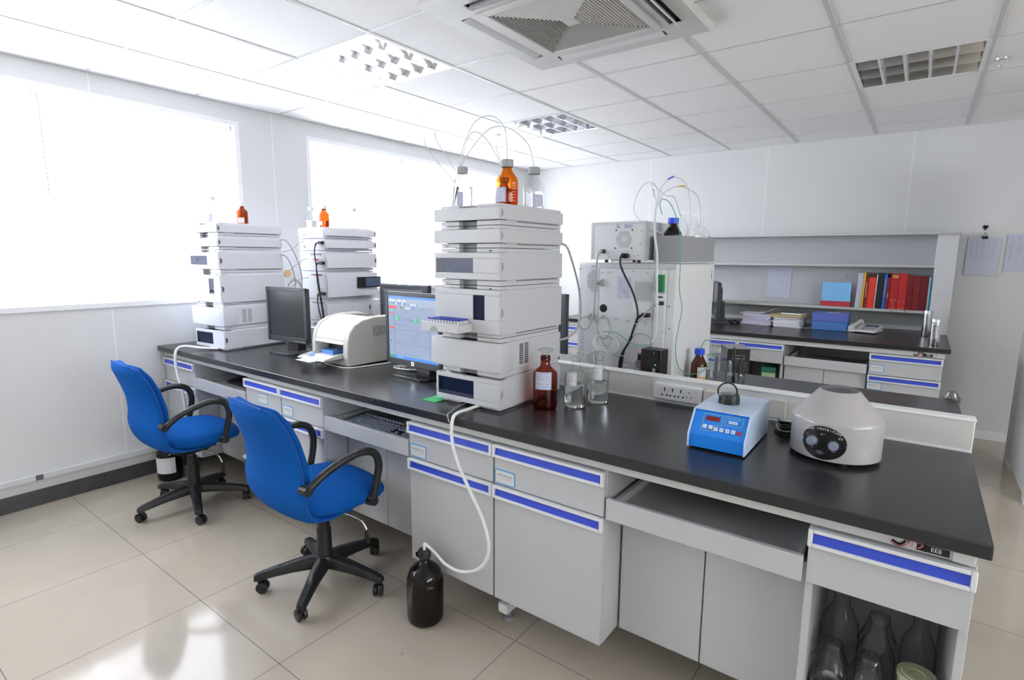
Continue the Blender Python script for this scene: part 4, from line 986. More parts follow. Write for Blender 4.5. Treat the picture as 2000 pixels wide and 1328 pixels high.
ch2.location = (0.728, -0.138, 0); ch2.rotation_euler = (0, 0, radians(-3)); ch2['label'] = 'blue fabric office chair farther back by the window wall'
star_base(ch2, radians(-20+3))

# ================================================================ BOTTLES AND JARS
def patch(b, R, z0, z1, a0, a1, n=14):
    b.rings([[(R*cos(a0+(a1-a0)*k/n), R*sin(a0+(a1-a0)*k/n), z) for k in range(n+1)] for z in (z0, z1)], closed=False, cap0=False, cap1=False); return b
def sticker(t, R, z0, z1, ac, aw, border='inkblue', papr='paper', seed=1, band=None, name='label'):
    b = MB(); a0, a1 = ac-aw/2, ac+aw/2; d = 0.004/R
    b.m(1); patch(b, R+0.0004, z0, z1, a0, a1)
    b.m(0); patch(b, R+0.0007, z0+0.002, z0+0.0032, a0+d*.6, a1-d*.6); patch(b, R+0.0007, z1-0.0032, z1-0.002, a0+d*.6, a1-d*.6)
    patch(b, R+0.0007, z0+0.002, z1-0.002, a0+d*.6, a0+d*.9, 1); patch(b, R+0.0007, z0+0.002, z1-0.002, a1-d*.9, a1-d*.6, 1)
    b.m(2); rr = random.Random(seed); n = max(2, int((z1-z0)/0.010))
    for r in range(n):
        z = z1-0.008-r*(z1-z0-0.012)/n; a = a0+d*1.6
        while a < a1-d*2.4:
            w = rr.uniform(0.4, 1.2)*d
            if rr.random() < 0.75: patch(b, R+0.0008, z-0.0016, z, a, a+w, 1)
            a += w+0.35*d
    if band: b.m(3); patch(b, R+0.0003, z0-0.022, z0+0.001, a0, a1)
    return b.build(name, [M[border], M[papr], M['ink']]+([band] if band else []), t)

def reagent_bottle(label, x, y, z, R, H, glass='clear', cap='capgrey', liquid=None, lvl=0.4, lab=None, rz=0.0, group=None, tilt=None, wide=0.42, name='reagent_bottle', grads=False):
    t = thing(name, label, 'bottle', (x, y, z), rz, group)
    if tilt: t.rotation_euler = (tilt[0], tilt[1], rz)
    rn = R*wide; sh = H*0.52; nk = H*0.80
    prof = [(0.0, 0.002), (R*0.86, 0.001), (R*0.97, 0.006), (R, 0.014), (R, sh), (R*0.96, sh+0.012), (R*0.80, sh+(nk-sh)*0.45), (rn*1.25, nk-0.010), (rn, nk), (rn, H*0.93)]
    MB().lathe(prof, n=32).build('glass', M[glass], t, smooth=True, angle=60)
    if liquid:
        r = R-0.002; hz = lvl*H
        MB().lathe([(0, 0.004), (r*0.95, 0.004), (r, 0.014), (r, min(hz, sh)), (0.0, min(hz, sh)+0.0002)], n=28).build('liquid', M[liquid], t, smooth=True, angle=50)
    rc = rn*1.32; hc = H*0.16; n = 40; zs = H-hc
    rib = lambda q: [((rc*q+(0.0008 if k % 2 else 0))*cos(2*pi*k/n), (rc*q+(0.0008 if k % 2 else 0))*sin(2*pi*k/n)) for k in range(n)]
    MB().rings([[(a, b_, zs) for a, b_ in rib(1)], [(a, b_, H-0.003) for a, b_ in rib(1)], [(a, b_, H) for a, b_ in rib(0.92)]]).build('screw_cap', M[cap], t, smooth=True, angle=25)
    if grads:
        g = MB()
        for k in range(7): patch(g, R+0.0005, sh*0.2+k*sh*0.12, sh*0.2+k*sh*0.12+0.0012, grads, grads+0.35, 4)
        g.build('graduation', M['paper'], t)
    if lab: sticker(t, R, *lab)
    return t

def stopper_bottle(label, x, y, z, R, H, glass='clear', liquid='liquid', lvl=0.3, lab=None, stop='clear', screw=False, group=None):
    t = thing('stoppered_bottle', label, 'bottle', (x, y, z), 0, group)
    rn = R*0.38; sh = H*0.56; nk = H*0.72
    prof = [(0.0, 0.004), (R*0.55, 0.003), (R*0.90, 0.001), (R*0.98, 0.007), (R, 0.016), (R, sh), (R*0.95, sh+0.014), (R*0.78, sh+(nk-sh)*0.5), (rn*1.2, nk-0.004), (rn, nk+0.008), (rn, H*0.88), (rn*1.2, H*0.885), (rn*1.2, H*0.90), (rn, H*0.905)]
    if screw: prof = prof[:-3]+[(rn*1.10, H*0.80), (rn, H*0.81), (rn*1.10, H*0.83), (rn, H*0.84), (rn*1.10, H*0.86), (rn, H*0.88)]
    MB().lathe(prof, n=36).build('glass', M[glass], t, smooth=True, angle=60)
    if liquid: 
        r = R-0.002; hz = lvl*H
        MB().lathe([(0, 0.006), (r*0.92, 0.005), (r, 0.016), (r, hz), (0, hz+0.0002)], n=32).build('liquid', M[liquid], t, smooth=True, angle=50)
    MB().lathe([(0, H*0.83), (rn*0.80, H*0.83), (rn*0.9, H*0.905), (rn*0.7, H*0.93), (rn*1.0, H*0.955), (rn*1.75, H*0.97), (rn*1.8, H*0.985), (rn*1.2, H), (0, H)], n=28).build('stopper', M[stop], t, smooth=True, angle=60)
    if lab: sticker(t, R, *lab)
    return t
FC = radians(-100)   # direction of a label that looks towards the room
# on the worktop, right of the tall stack
stopper_bottle('brown glass bottle with a clear stopper and blue framed label, right of the tall stack', 2.872, 0.315, HT+0.0005, 0.048, 0.242, 'brown', 'liquida', 0.25, (0.085, 0.155, radians(-68), 1.45, 'tagblue', 'paperb', 4), screw=True)
stopper_bottle('clear stoppered bottle between the brown bottle and the rear clear bottle', 2.960, 0.405, HT+0.0005, 0.045, 0.222, lvl=0.42, lab=(0.095, 0.150, radians(-88), 1.1, 'inkblue', 'paper', 5))
stopper_bottle('clear stoppered bottle farthest right of the group by the tall stack', 3.002, 0.520, HT+0.0005, 0.043, 0.215, lvl=0.42, lab=(0.105, 0.155, radians(-72), 1.0, 'inkblue', 'paper', 6))
# on the tall stack (top at 1.655)
ZT = 1.656
reagent_bottle('amber reagent bottle with grey cap, front middle on the tall stack', 2.700, 0.285, ZT, 0.043, 0.175, 'amber', 'capgrey', 'liquida', 0.35, (0.012, 0.068, radians(-95), 1.25, 'inkblue', 'paperb', 7), grads=radians(-25))
reagent_bottle('clear reagent bottle with grey cap at the right end on top of the tall stack', 2.700, 0.470, ZT, 0.044, 0.170, 'clear', 'capgrey', 'liquid', 0.40, (0.008, 0.058, radians(-30), 1.05, 'inkblue', 'paperb', 8))
reagent_bottle('clear round bottle with grey cap at the left end on top of the tall stack', 2.480, 0.270, ZT, 0.048, 0.165, 'clear', 'capgrey', 'liquid', 0.5, (0.008, 0.062, radians(-60), 0.5, 'inkblue', 'paperb', 9), wide=0.34)
reagent_bottle('dark small bottle behind the amber one on top of the tall stack', 2.590, 0.400, ZT, 0.034, 0.130, 'dark', 'capgrey', None, 0.4, (0.008, 0.03, radians(-90), 1.2, 'inkblue', 'paperb', 10), wide=0.45, tilt=(0.0, radians(4)))
# on the stack by the window wall
reagent_bottle('orange brown bottle on the stack by the window wall', 0.470, 0.390, ZT, 0.034, 0.135, 'deeporange', 'capwhite', None, 0.4, (0.006, 0.040, radians(-45), 1.2, 'red', 'paper', 11), wide=0.36)
reagent_bottle('clear white capped bottle, right one of the faint pair on the window wall stack', 0.405, 0.235, ZT, 0.036, 0.165, 'clear', 'capwhite', 'liquid', 0.35, (0.006, 0.055, radians(-65), 1.3, 'tbar', 'paperb', 12), group='white capped bottles on the window wall stack')
reagent_bottle('clear white capped bottle, left one of the faint pair on the window wall stack', 0.330, 0.260, ZT, 0.034, 0.170, 'clear', 'capwhite', None, 0.4, None, group='white capped bottles on the window wall stack')
# on the back-turned stack
for k, (x, y, gl, lb) in enumerate(((0.415, 0.93, 'clear', 'leftmost clear bottle with white cap on the back-turned stack'), (0.525, 0.96, 'clear', 'second clear bottle with pink label on the back-turned stack'), (0.615, 0.90, 'deeporange', 'bright orange bottle on the back-turned stack'))):
    reagent_bottle(lb, x, y, ZT, 0.034 if k else 0.040, 0.150, gl, 'capwhite', 'liquid' if k < 2 else None, 0.35, (0.010, 0.040, radians(-80), 0.8, 'red' if k == 1 else 'tbar', 'paper', 13+k), wide=0.42)
reagent_bottle('tilted clear bottle with white cap at the right end of the back-turned stack', 0.610, 1.10, ZT+0.012, 0.034, 0.150, 'clear', 'capwhite', None, 0.4, None, tilt=(radians(-6), radians(24)))
# black jugs on the floor
def jug(x, y, label, lab_a, hose=True, mt='jugblack', R=0.074, H=0.30, white=False):
    t = thing('solvent_jug', label, 'jug', (x, y, 0.0005))
    prof = [(0, 0.004), (R*0.85, 0.0), (R*0.97, 0.010), (R, 0.028), (R, H*0.55), (R*0.97, H*0.62), (R*0.82, H*0.72), (R*0.50, H*0.80), (R*0.27, H*0.84), (R*0.25, H*0.90), (R*0.30, H*0.905), (R*0.30, H*0.915), (0.0, H*0.915)]
    MB().lathe(prof, n=40).build('glass_body', M[mt], t, smooth=True, angle=60)
    rc = 0.026; MB().lathe([(0, H*0.90), (rc, H*0.90), (rc, H*0.985), (rc*0.9, H), (0, H)], n=26).build('cap', M['capblack'], t, smooth=True, angle=40)
    a = radians(165); ca, sa = cos(a), sin(a)
    MB().tube([(ca*0.022, sa*0.022, H*0.86), (ca*0.040, sa*0.040, H*0.885), (ca*0.060, sa*0.060, H*0.86), (ca*0.058, sa*0.058, H*0.83), (ca*0.046, sa*0.046, H*0.835)], 0.007, n=8).build('ring_handle', M[mt], t, smooth=True)
    sticker(t, R, *lab_a)
    return t
jug(2.545, -0.046, 'black solvent jug on the floor, fed by the white hose', (0.060, 0.165, radians(-150), 0.75, 'ink', 'paper', 21))
jug(0.185, -0.056, 'black jug with a white wrap label standing behind the far chair', (0.055, 0.16, radians(-70), 2.6, 'ink', 'paper', 22), H=0.29)

# bottles in the open end compartment
def comp_bottle(label, x, y, R, H, liquid=None, film=True, lab=None):
    t = thing('storage_bottle', label, 'bottle', (x, y, 0.1945), 0, 'glass bottles in the open end compartment')
    rn = R*0.42
    MB().lathe([(0, 0.003), (R*0.9, 0.001), (R, 0.014), (R, H*0.58), (R*0.92, H*0.66), (R*0.60, H*0.77), (rn, H*0.82), (rn, H*0.95), (rn*1.22, H*0.96), (rn*1.22, H)], n=28).build('glass', M['clear'], t, smooth=True, angle=60)
    if liquid: MB().lathe([(0, 0.004), (R*0.93, 0.004), (R-0.002, 0.014), (R-0.002, H*0.5), (0, H*0.5+0.0002)], n=24).build('liquid', M['liquid'], t, smooth=True, angle=50)
    if film:
        rr = random.Random(int(x*999)); n = 26
        ph = [rr.uniform(0, 6.28) for _ in range(3)]
        rs = []
        for q, (rad, z) in enumerate(((rn*0.2, H+0.004), (rn*1.28, H+0.003), (rn*1.3, H-0.012), (rn*1.5, H*0.90), (R*0.80, H*0.80), (R*1.02, H*0.70))):
            rs.append([((rad*(1+0.10*q/5*sin(5*a+ph[0])+0.08*q/5*sin(9*a+ph[1])))*cos(a), (rad*(1+0.10*q/5*sin(5*a+ph[0])+0.08*q/5*sin(9*a+ph[1])))*sin(a), z+0.010*q/5*sin(7*a+ph[2])) for a in [2*pi*k/n for k in range(n)]])
        MB().rings(rs, cap0=True, cap1=False).build('cling_film', M['film'], t, smooth=True, angle=180)
    if lab: sticker(t, R, *lab)
    return t
comp_bottle('front left bottle under cling film with a blue framed label, end compartment', 3.935, 0.130, 0.046, 0.235, True, True, (0.075, 0.125, radians(-105), 1.2, 'inkblue', 'paperb', 31))
comp_bottle('front middle bottle under cling film, end compartment', 4.022, 0.120, 0.046, 0.240, True, True, (0.07, 0.115, radians(-120), 0.8, 'inkblue', 'paperb', 32))
comp_bottle('rear left tall bottle without film label, end compartment', 3.940, 0.260, 0.050, 0.345, False, False)
comp_bottle('rear middle bottle with film bunched on its neck, end compartment', 4.032, 0.240, 0.046, 0.290, False, True)
comp_bottle('rear right tall bottle in the dark corner of the end compartment', 4.125, 0.300, 0.042, 0.320, False, False)
t = thing('storage_jar', 'plastic jar with a pale yellow lid, front right in the end compartment', 'jar', (4.120, 0.125, 0.1945))
MB().lathe([(0, 0.002), (0.036, 0.0), (0.038, 0.012), (0.038, 0.22), (0.035, 0.226)], n=26).build('body', cmat('jar_pale', (0.35,0.36,0.33), 0.5), t, smooth=True)
MB().lathe([(0.0, 0.234), (0.016, 0.234), (0.018, 0.237), (0.030, 0.237), (0.033, 0.234), (0.041, 0.236), (0.041, 0.220), (0.0, 0.220)], n=28).build('lid', cmat('jar_lid', (0.42,0.42,0.26), 0.5), t, smooth=True, angle=40)

# ================================================================ BLUE HEATING / STIRRING DEVICE
def blue_device():
    t = thing('blue_lab_device', 'blue fronted benchtop device with red display and white keys', 'lab device', (3.482, 0.212, HT+0.006))
    Wd, Dd = 0.176, 0.315
    for s in (0.012, Wd-0.012):
        for q in (0.03, Dd-0.03): pass
    MB().cyl((0.02, 0.03, -0.006), (0.02, 0.03, 0.0), 0.008).cyl((Wd-0.02, 0.03, -0.006), (Wd-0.02, 0.03, 0.0), 0.008).cyl((0.02, Dd-0.03, -0.006), (0.02, Dd-0.03, 0), 0.008).cyl((Wd-0.02, Dd-0.03, -0.006), (Wd-0.02, Dd-0.03, 0), 0.008).build('rubber_feet', M['bplast'], t)
    side = [(0.0, 0.0), (0.002, 0.042), (0.052, 0.106), (0.060, 0.112), (Dd, 0.112), (Dd, 0.0)]
    for a, b in ((0.0, 0.005), (Wd-0.005, Wd)):
        MB().prism([(y-0.002 if i < 3 else y, z+(0.001 if 0 < i < 5 else 0)) for i, (y, z) in enumerate(side)], 'x', a, b).build('side_plate', M['device_white'], t, bevel=0.001)
    MB().prism([(0.004, 0.001), (0.006, 0.042), (0.056, 0.104), (0.064, 0.1095), (Dd-0.004, 0.1095), (Dd-0.004, 0.001)], 'x', 0.004, Wd-0.004).build('front_case', M['device_blue'], t)
    MB().box(0.001, 0.056, 0.1098, Wd-0.001, Dd, 0.1125).build('top_cover', M['device_white'], t, bevel=0.0006)
    # panel on the slope
    ex = Vector((1, 0, 0)); up = Vector((0, 0.050, 0.062)).normalized(); nn = Vector((0, -up.z, up.y)); L = 0.080
    O = Vector((0.006, 0.006, 0.042))
    def pt(u, v, d=0.0): return O+ex*u+up*v+nn*d
    def plate(name, u0, v0, u1, v1, m_, d=0.0015, par=t, bev=0.0):
        b = MB(); c = (pt(u0, v0, d/2)+pt(u1, v1, d/2))/2
        b.obox(c, ex, up, nn, (u1-u0)/2, (v1-v0)/2, d/2); return b.build(name, m_, par, bevel=bev)
    plate('display', 0.038, 0.052, 0.080, 0.068, M['red_led'], 0.0012)
    yl = cmat('yellow_line', (0.45,0.55,0.25), 0.6); b = MB()
    def ln(u0, v0, u1, v1):
        c = (pt(u0, v0, 0.0004)+pt(u1, v1, 0.0004))/2; d = (pt(u1, v1)-pt(u0, v0)); b.obox(c, d, nn.cross(d), nn, d.length/2+0.0004, 0.0005, 0.0005)
    for s_ in (((0.030,0.076),(0.088,0.076)), ((0.088,0.076),(0.088,0.040)), ((0.088,0.040),(0.068,0.040)), ((0.068,0.040),(0.068,0.018)), ((0.068,0.018),(0.030,0.018)), ((0.030,0.018),(0.030,0.076)),
               ((0.096,0.076),(0.150,0.076)), ((0.150,0.076),(0.150,0.046)), ((0.150,0.046),(0.096,0.046)), ((0.096,0.046),(0.096,0.076))): ln(*s_[0], *s_[1])
    b.build('panel_lines', yl, t)
    for k in range(7):
        u = 0.034+k*0.0185; v = 0.024 if k < 2 else 0.020
        if k >= 2: u = 0.034+k*0.0175
        kb = plate('key', u, v, u+0.0125, v+0.0125, M['red'] if k == 6 else M['device_white'] if False else (cmat('key_red', (0.75,0.06,0.06)) if k == 6 else cmat('key_white', (0.62,0.68,0.78), 0.4)), 0.003, bev=0.0006)
        q = MB()
        for j in range(3 if k > 1 else 1): q.obox(pt(u+0.0035+j*0.003, v+0.0062, 0.0032), ex, up, nn, 0.0009, 0.0012 if k > 1 else 0.0004, 0.0002)
        q.build('key_print', M['device_blue'], kb)
    kb = plate('key', 0.108, 0.052, 0.134, 0.0615, M['key_white'], 0.003, bev=0.0006)
    q = MB()
    for j in range(5): q.obox(pt(0.1115+j*0.0045, 0.057, 0.0032), ex, up, nn, 0.0012, 0.0013, 0.0002)
    q.build('key_print', M['device_blue'], kb)
    q = MB()
    for j in range(9): q.obox(pt(0.104+j*0.0045, 0.069, 0.0006), ex, up, nn, 0.0014, 0.0011, 0.0003)
    q.build('panel_print', cmat('print_pale', (0.35,0.55,0.85)), t)
    # side screws
    q = MB()
    for y, z in ((0.03, 0.02), (Dd-0.05, 0.02), (0.15, 0.015)): q.cyl((Wd, y, z), (Wd+0.0015, y, z), 0.003, n=10)
    q.build('screw', M['chrome'], t)
    return t
blue_device()
hl = thing('magnifier_stand', 'round black base with an upright glass lens in a black ring, on the blue device', 'magnifier', (3.556, 0.395, HT+0.006+0.1130))
MB().lathe([(0.0, 0), (0.034, 0.0), (0.0335, 0.014), (0.032, 0.028), (0.0305, 0.030), (0.0, 0.030)], n=30).build('base', M['bplast'], hl, smooth=True, angle=40)
cz = 0.042; dirv = Vector((cos(radians(-72)), sin(radians(-72)), 0)); sdv = Vector((-dirv.y, dirv.x, 0)); c0 = dirv*0.020+Vector((-0.008, 0, cz))
R_ = 0.0295
MB().tube([c0+sdv*R_*cos(a)+Vector((0,0,1))*R_*sin(a) for a in [2*pi*k/32 for k in range(32)]], 0.0028, n=8, sub=1, closed=True).build('lens_ring', M['bplast2'], hl, smooth=True)
MB().rings([[c0+dirv*d+sdv*r*cos(a)+Vector((0,0,1))*r*sin(a) for a in [2*pi*k/28 for k in range(28)]] for d, r in ((-0.002, R_*0.2), (-0.0015, R_*0.6), (0.0, R_*0.97), (0.0015, R_*0.6), (0.002, R_*0.2))]).build('lens', M['lens'], hl, smooth=True)
MB().cyl(c0+Vector((0,0,-R_)), c0+Vector((0,0,-R_-0.010)), 0.0045, n=12).build('stem', M['bplast'], hl, smooth=True)

# ================================================================ CENTRIFUGE
def centrifuge():
    cx, cy = 3.868, 0.428
    t = thing('benchtop_centrifuge', 'grey round bench centrifuge with conical top and black oval control plate', 'centrifuge', (cx, cy, HT))
    R = 0.123
    MB().lathe([(0.0, 0.010), (R-0.004, 0.010), (R, 0.013), (R, 0.118), (R-0.001, 0.124), (R-0.006, 0.129), (0.056, 0.203), (0.051, 0.206), (0.0, 0.206)], n=72).build('housing', M['cent'], t, smooth=True, angle=45)
    MB().lathe([(0.0, 0.216), (0.014, 0.2157), (0.028, 0.214), (0.040, 0.211), (0.048, 0.208), (0.0515, 0.206), (0.0515, 0.205), (0.0, 0.205)], n=48).build('lid', cmat('lid_dark_metal', (0.26,0.27,0.29), 0.22, ) if False else mat('lid_metal', (0.17,0.175,0.19), 0.22, metal=0.85), t, smooth=True, angle=40)
    f = MB()
    for k in range(4): a = radians(20+90*k); f.cyl((0.09*cos(a), 0.09*sin(a), 0), (0.09*cos(a), 0.09*sin(a), 0.011), 0.012)
    f.build('rubber_feet', M['bplast'], t)
    # oval plate bent around the drum; centre direction faces the room
    ac = radians(-99); zc = 0.066; aw, hh = 0.50, 0.050; Rp = R+0.0006
    def on(a, z, d=0.0): return ((Rp+d)*cos(a), (Rp+d)*sin(a), z)
    ring = lambda s: [on(ac+aw*s*cos(q), zc+hh*s*sin(q)) for q in [2*pi*k/48 for k in range(48)]]
    dp = MB().rings([ring(s) for s in (1.0, 0.8, 0.6, 0.4, 0.2, 0.02)], True, False, True).build('control_plate', M['dial'], t, smooth=True)
    w = MB()
    for s in (-1, 1): w.cyl(on(ac+s*aw*0.96, zc), on(ac+s*aw*0.96, zc, 0.002), 0.0028, n=10)
    w.build('plate_screw', M['chrome'], dp)
    for s, kr in ((-1, 0.0125), (1, 0.0115)):
        a = ac+s*0.225+0.0; z = zc+0.001-0.004*(s > 0)
        o = Vector(on(a, z)); n_ = Vector((cos(a), sin(a), 0)); 
        MB().cyl(o, o+n_*0.006, kr+0.002, kr+0.0015, 28).cyl(o+n_*0.006, o+n_*0.016, kr, kr*0.92, 28).build('control_knob', M['knob'], t, smooth=True, angle=40)
        q = MB()
        for k in range(11):
            g = radians(-40+26*k); r1, r2 = kr+0.0035, kr+0.0058
            for r_ in (r1, r2): pass
            p1 = Vector(on(a+r1*cos(g)/R, z+r1*sin(g), 0.0004)); p2 = Vector(on(a+r2*cos(g)/R, z+r2*sin(g), 0.0004))
            q.cyl(p1, p2, 0.0003, n=4)
        q.build('scale_marks', M['rail'], dp)
    def ctext(s, z, size, a_mid, arch=0.0):
        n = len(s); st = size*0.72/R
        for i, ch_ in enumerate(s):
            if ch_ == ' ': continue
            u = i-(n-1)/2; a = a_mid+u*st; zz = z-arch*u*u; rot_t = -2*arch*u/(st*R)
            o = text(ch_, 'lettering', M['rail'], dp, size, on(a, zz, 0.0006)); 
            o.rotation_euler = (Matrix.Rotation(a+pi/2, 3, 'Z') @ Matrix.Rotation(pi/2, 3, 'X') @ Matrix.Rotation(rot_t, 3, 'Z')).to_euler()
    ctext('800D CENTRIFUGE', zc+0.0415, 0.0092, ac-0.02, 0.00020)
    ctext('CE', zc+0.020, 0.0085, ac+0.36, 0.0)
    q = MB()
    for (a0, z0, a1) in ((-0.06, 0.026, 0.04), (-0.06, 0.022, -0.02), (-0.12, -0.027, 0.02), (-0.12, -0.031, 0.06), (-0.12, -0.035, 0.0), (-0.26, -0.019, -0.20), (0.19, -0.022, 0.28), (-0.40, 0.018, -0.34), (-0.38, 0.012, -0.34)):
        patch(q, Rp+0.0004, zc+z0, zc+z0+0.0014, ac+a0, ac+a1, 3)
    q.build('small_print', M['tab'], dp)
    return t
centrifuge()
# ================================================================ LARGE INSTRUMENT ON THE FAR HALF OF THE ISLAND
def holes_oct(b, cx, cz, r, y, st=0.0085, hr=0.0028, clip=None):
    n = int(r/st)+2
    for j in range(-n, n+1):
        for i in range(-n, n+1):
            x = (i+(0.5 if j % 2 else 0))*st; z = j*st*0.87
            if max(abs(x), abs(z), (abs(x)+abs(z))*0.7071) > r: continue
            if clip and not clip(cx+x): continue
            b.ngon([(cx+x+hr*cos(radians(60*k)), y, cz+z+hr*sin(radians(60*k))) for k in range(6)])
def big_instrument():
    t = thing('mass_spectrometer', 'large white cabinet instrument with its cabled sheet metal back to the room', 'lab instrument', (0, 0.945, HT+0.001))
    Z = lambda z: z-HT-0.001; x0, x1 = 2.655, 3.155
    b = MB().box(x0, 0.0, 0, x1, 0.55, Z(1.428))
    b.build('body', M['white'], t, bevel=0.003)
    bp = MB().box(2.775, -0.004, 0.004, 3.115, 0.0, Z(1.405)).build('back_plate', M['zinc'], t, bevel=0.001)
    MB().box(2.775, -0.0065, Z(1.17), 3.05, -0.004, Z(1.405)).build('upper_cover', M['zinc'], bp, bevel=0.001)
    MB().box(2.770, -0.005, Z(1.408), 3.150, 0.0, Z(1.428)).build('top_flange', M['metal'], t, bevel=0.001)
    MB().box(2.657, -0.003, 0.004, 2.770, 0.0, Z(1.424)).build('side_cover', M['metal'], t, bevel=0.001)
    MB().box(3.118, -0.003, 0.004, 3.152, 0.0, Z(1.405)).build('corner_post', M['white'], t, bevel=0.001)
    MB().box(3.060, -0.010, Z(1.03), 3.112, -0.004, Z(1.40)).box(3.064, -0.010, Z(0.88), 3.104, -0.004, Z(1.02)).build('interface_strip', M['white'], t, bevel=0.001)
    h = MB(); holes_oct(h, 2.752, Z(1.345), 0.052, -0.0034, 0.0095, 0.0028, clip=lambda x: x < 2.766)
    for r in range(13):
        for c in range(3): h.ngon([(2.672+c*0.0095+(0.004 if r % 2 else 0)+0.0026*cos(radians(60*k)), -0.0034, Z(1.045)+r*0.009-0.055+0.0026*sin(radians(60*k))) for k in range(6)])
    holes_oct(h, 2.745, Z(0.955), 0.030, -0.0034, 0.0085, 0.0026, clip=lambda x: x < 2.764)
    h.build('vent_holes', M['slot'], t)
    h = MB()
    for r in range(17):
        for c in range(15): x = 2.960+c*0.0060+(0.003 if r % 2 else 0); z = Z(1.262)+r*0.0052; h.ngon([(x+0.0017*cos(radians(60*k)), -0.0069, z+0.0017*sin(radians(60*k))) for k in range(6)])
    h.build('mesh_vent', M['slot'], bp)
    MB().box(2.955, -0.0072, Z(1.175), 3.035, -0.0066, Z(1.250)).build('inlet_plate', M['white'], bp)
    lb = MB().box(2.868, -0.0070, Z(1.265), 2.945, -0.0066, Z(1.372)).build('type_label', M['paperb'], bp)
    q = MB(); rr = random.Random(5)
    for r in range(11):
        q.box(2.870, -0.0073, Z(1.362)-r*0.009, 2.943, -0.0070, Z(1.3624)-r*0.009)
        for x in (2.880, 2.918): q.box(x, -0.0073, Z(1.357)-r*0.009, x+rr.uniform(0.008, 0.02), -0.0070, Z(1.359)-r*0.009)
    q.box(2.908, -0.0073, Z(1.27), 2.9084, -0.0070, Z(1.365)); q.build('label_print', M['tab'], lb)
    gt = MB()
    for s in (0, 1):
        gt.box(3.066+s*0.021, -0.022, Z(1.302), 3.085+s*0.021, -0.010, Z(1.383))
    g = gt.build('terminal_block', M['greenplug'], t, bevel=0.0008)
    q = MB()
    for s in (0, 1):
        for r in range(8): q.box(3.069+s*0.021, -0.0225, Z(1.306)+r*0.0095, 3.074+s*0.021, -0.0218, Z(1.311)+r*0.0095).box(3.077+s*0.021, -0.0225, Z(1.306)+r*0.0095, 3.082+s*0.021, -0.0218, Z(1.311)+r*0.0095)
    q.build('terminal_screws', M['slot'], g)
    for k, (x, z) in enumerate(((2.786, 1.385), (2.83, 1.388), (2.95, 1.395), (3.02, 1.392), (2.905, 1.30), (2.80, 1.165), (2.87, 1.162), (2.93, 1.160), (3.02, 1.155), (3.10, 1.12), (3.098, 1.09), (3.08, 0.90), (3.135, 1.14), (3.13, 1.24), (2.665, 1.21), (2.665, 1.40), (2.735, 1.415), (3.085, 1.395), (2.668, 1.30), (2.79, 0.90))):
        MB().cyl((x, -0.0105, Z(z)), (x, -0.003, Z(z)), 0.0032, n=10).build('screw', M['tab'], t)
    MB().cyl((2.800, -0.0075, Z(1.212)), (2.800, -0.004, Z(1.212)), 0.020, n=28).cyl((2.800, -0.0078, Z(1.212)), (2.800, -0.007, Z(1.212)), 0.014, n=28).build('round_port', M['bplast'], t)
    for (x, z) in ((2.792, 1.335), (2.735, 1.165)):
        MB().box(x, -0.030, Z(z)-0.016, x+0.008, -0.004, Z(z)+0.018).rings([[(x, -0.028, Z(z)-0.012), (x, -0.008, Z(z)-0.012), (x, -0.008, Z(z)+0.014), (x, -0.028, Z(z)+0.014)], [(x-0.018, -0.023, Z(z)-0.006), (x-0.018, -0.013, Z(z)-0.006), (x-0.018, -0.013, Z(z)+0.004), (x-0.018, -0.023, Z(z)+0.004)]]).build('serial_plug', M['tab'], t, bevel=0.001)
    MB().box(3.088, -0.024, Z(1.245), 3.106, -0.010, Z(1.262)).build('network_plug', M['bplast'], t, bevel=0.001)
    MB().box(3.068, -0.013, Z(1.278), 3.100, -0.010, Z(1.284)).build('data_port', M['dial'], t)
    MB().box(3.075, -0.012, Z(1.16), 3.083, -0.010, Z(1.22)).build('card_slot', M['gray'], t)
    # rear fan with ring guard, near the black box
    f = MB()
    for k in range(6): f.tube([(3.028+(0.010+0.008*k)*cos(a), -0.010, Z(0.945)+(0.010+0.008*k)*sin(a)) for a in [2*pi*j/28 for j in range(28)]], 0.0014, n=6, sub=1, closed=True)
    f.m(1).cyl((3.028, -0.0055, Z(0.945)), (3.028, -0.004, Z(0.945)), 0.055, n=30).m(0).cyl((3.028, -0.010, Z(0.945)), (3.028, -0.006, Z(0.945)), 0.012, n=20)
    for a in (0.6, 2.2, 3.8, 5.4): f.tube([(3.028, -0.009, Z(0.945)), (3.028+0.052*cos(a), -0.009, Z(0.945)+0.052*sin(a))], 0.0016, n=6, sub=1)
    f.build('fan_guard', [M['rail'], M['slot']], t)
    # hooks for the tubing
    for (x, z) in ((2.800, 1.05), (3.038, 1.03)): MB().tube([(x, -0.004, Z(z)+0.02), (x, -0.03, Z(z)+0.018), (x, -0.032, Z(z)-0.03), (x+0.008, -0.034, Z(z)-0.035)], 0.0028, n=7, sub=3).build('tube_hook', M['zinc'], t, smooth=True)
    q = MB().tube([(2.865, -0.0045, Z(0.895)), (2.875, -0.0045, Z(0.912)), (2.885, -0.0045, Z(0.895))], 0.0005, n=5, sub=1, closed=True).build('warning_triangle', M['tab'], t)
    MB().box(x1-0.001, 0.02, 0.01, x1+0.002, 0.53, Z(1.395)).build('side_door', M['white'], t, bevel=0.002)
    MB().box(x1+0.001, 0.50, Z(1.35), x1+0.0026, 0.506, Z(1.395)).build('side_print', M['dial'], t)
    MB().box(x0-0.0, 0.002, Z(1.428), x1, 0.548, Z(1.432)).build('top_edge', M['metal'], t)
big_instrument()

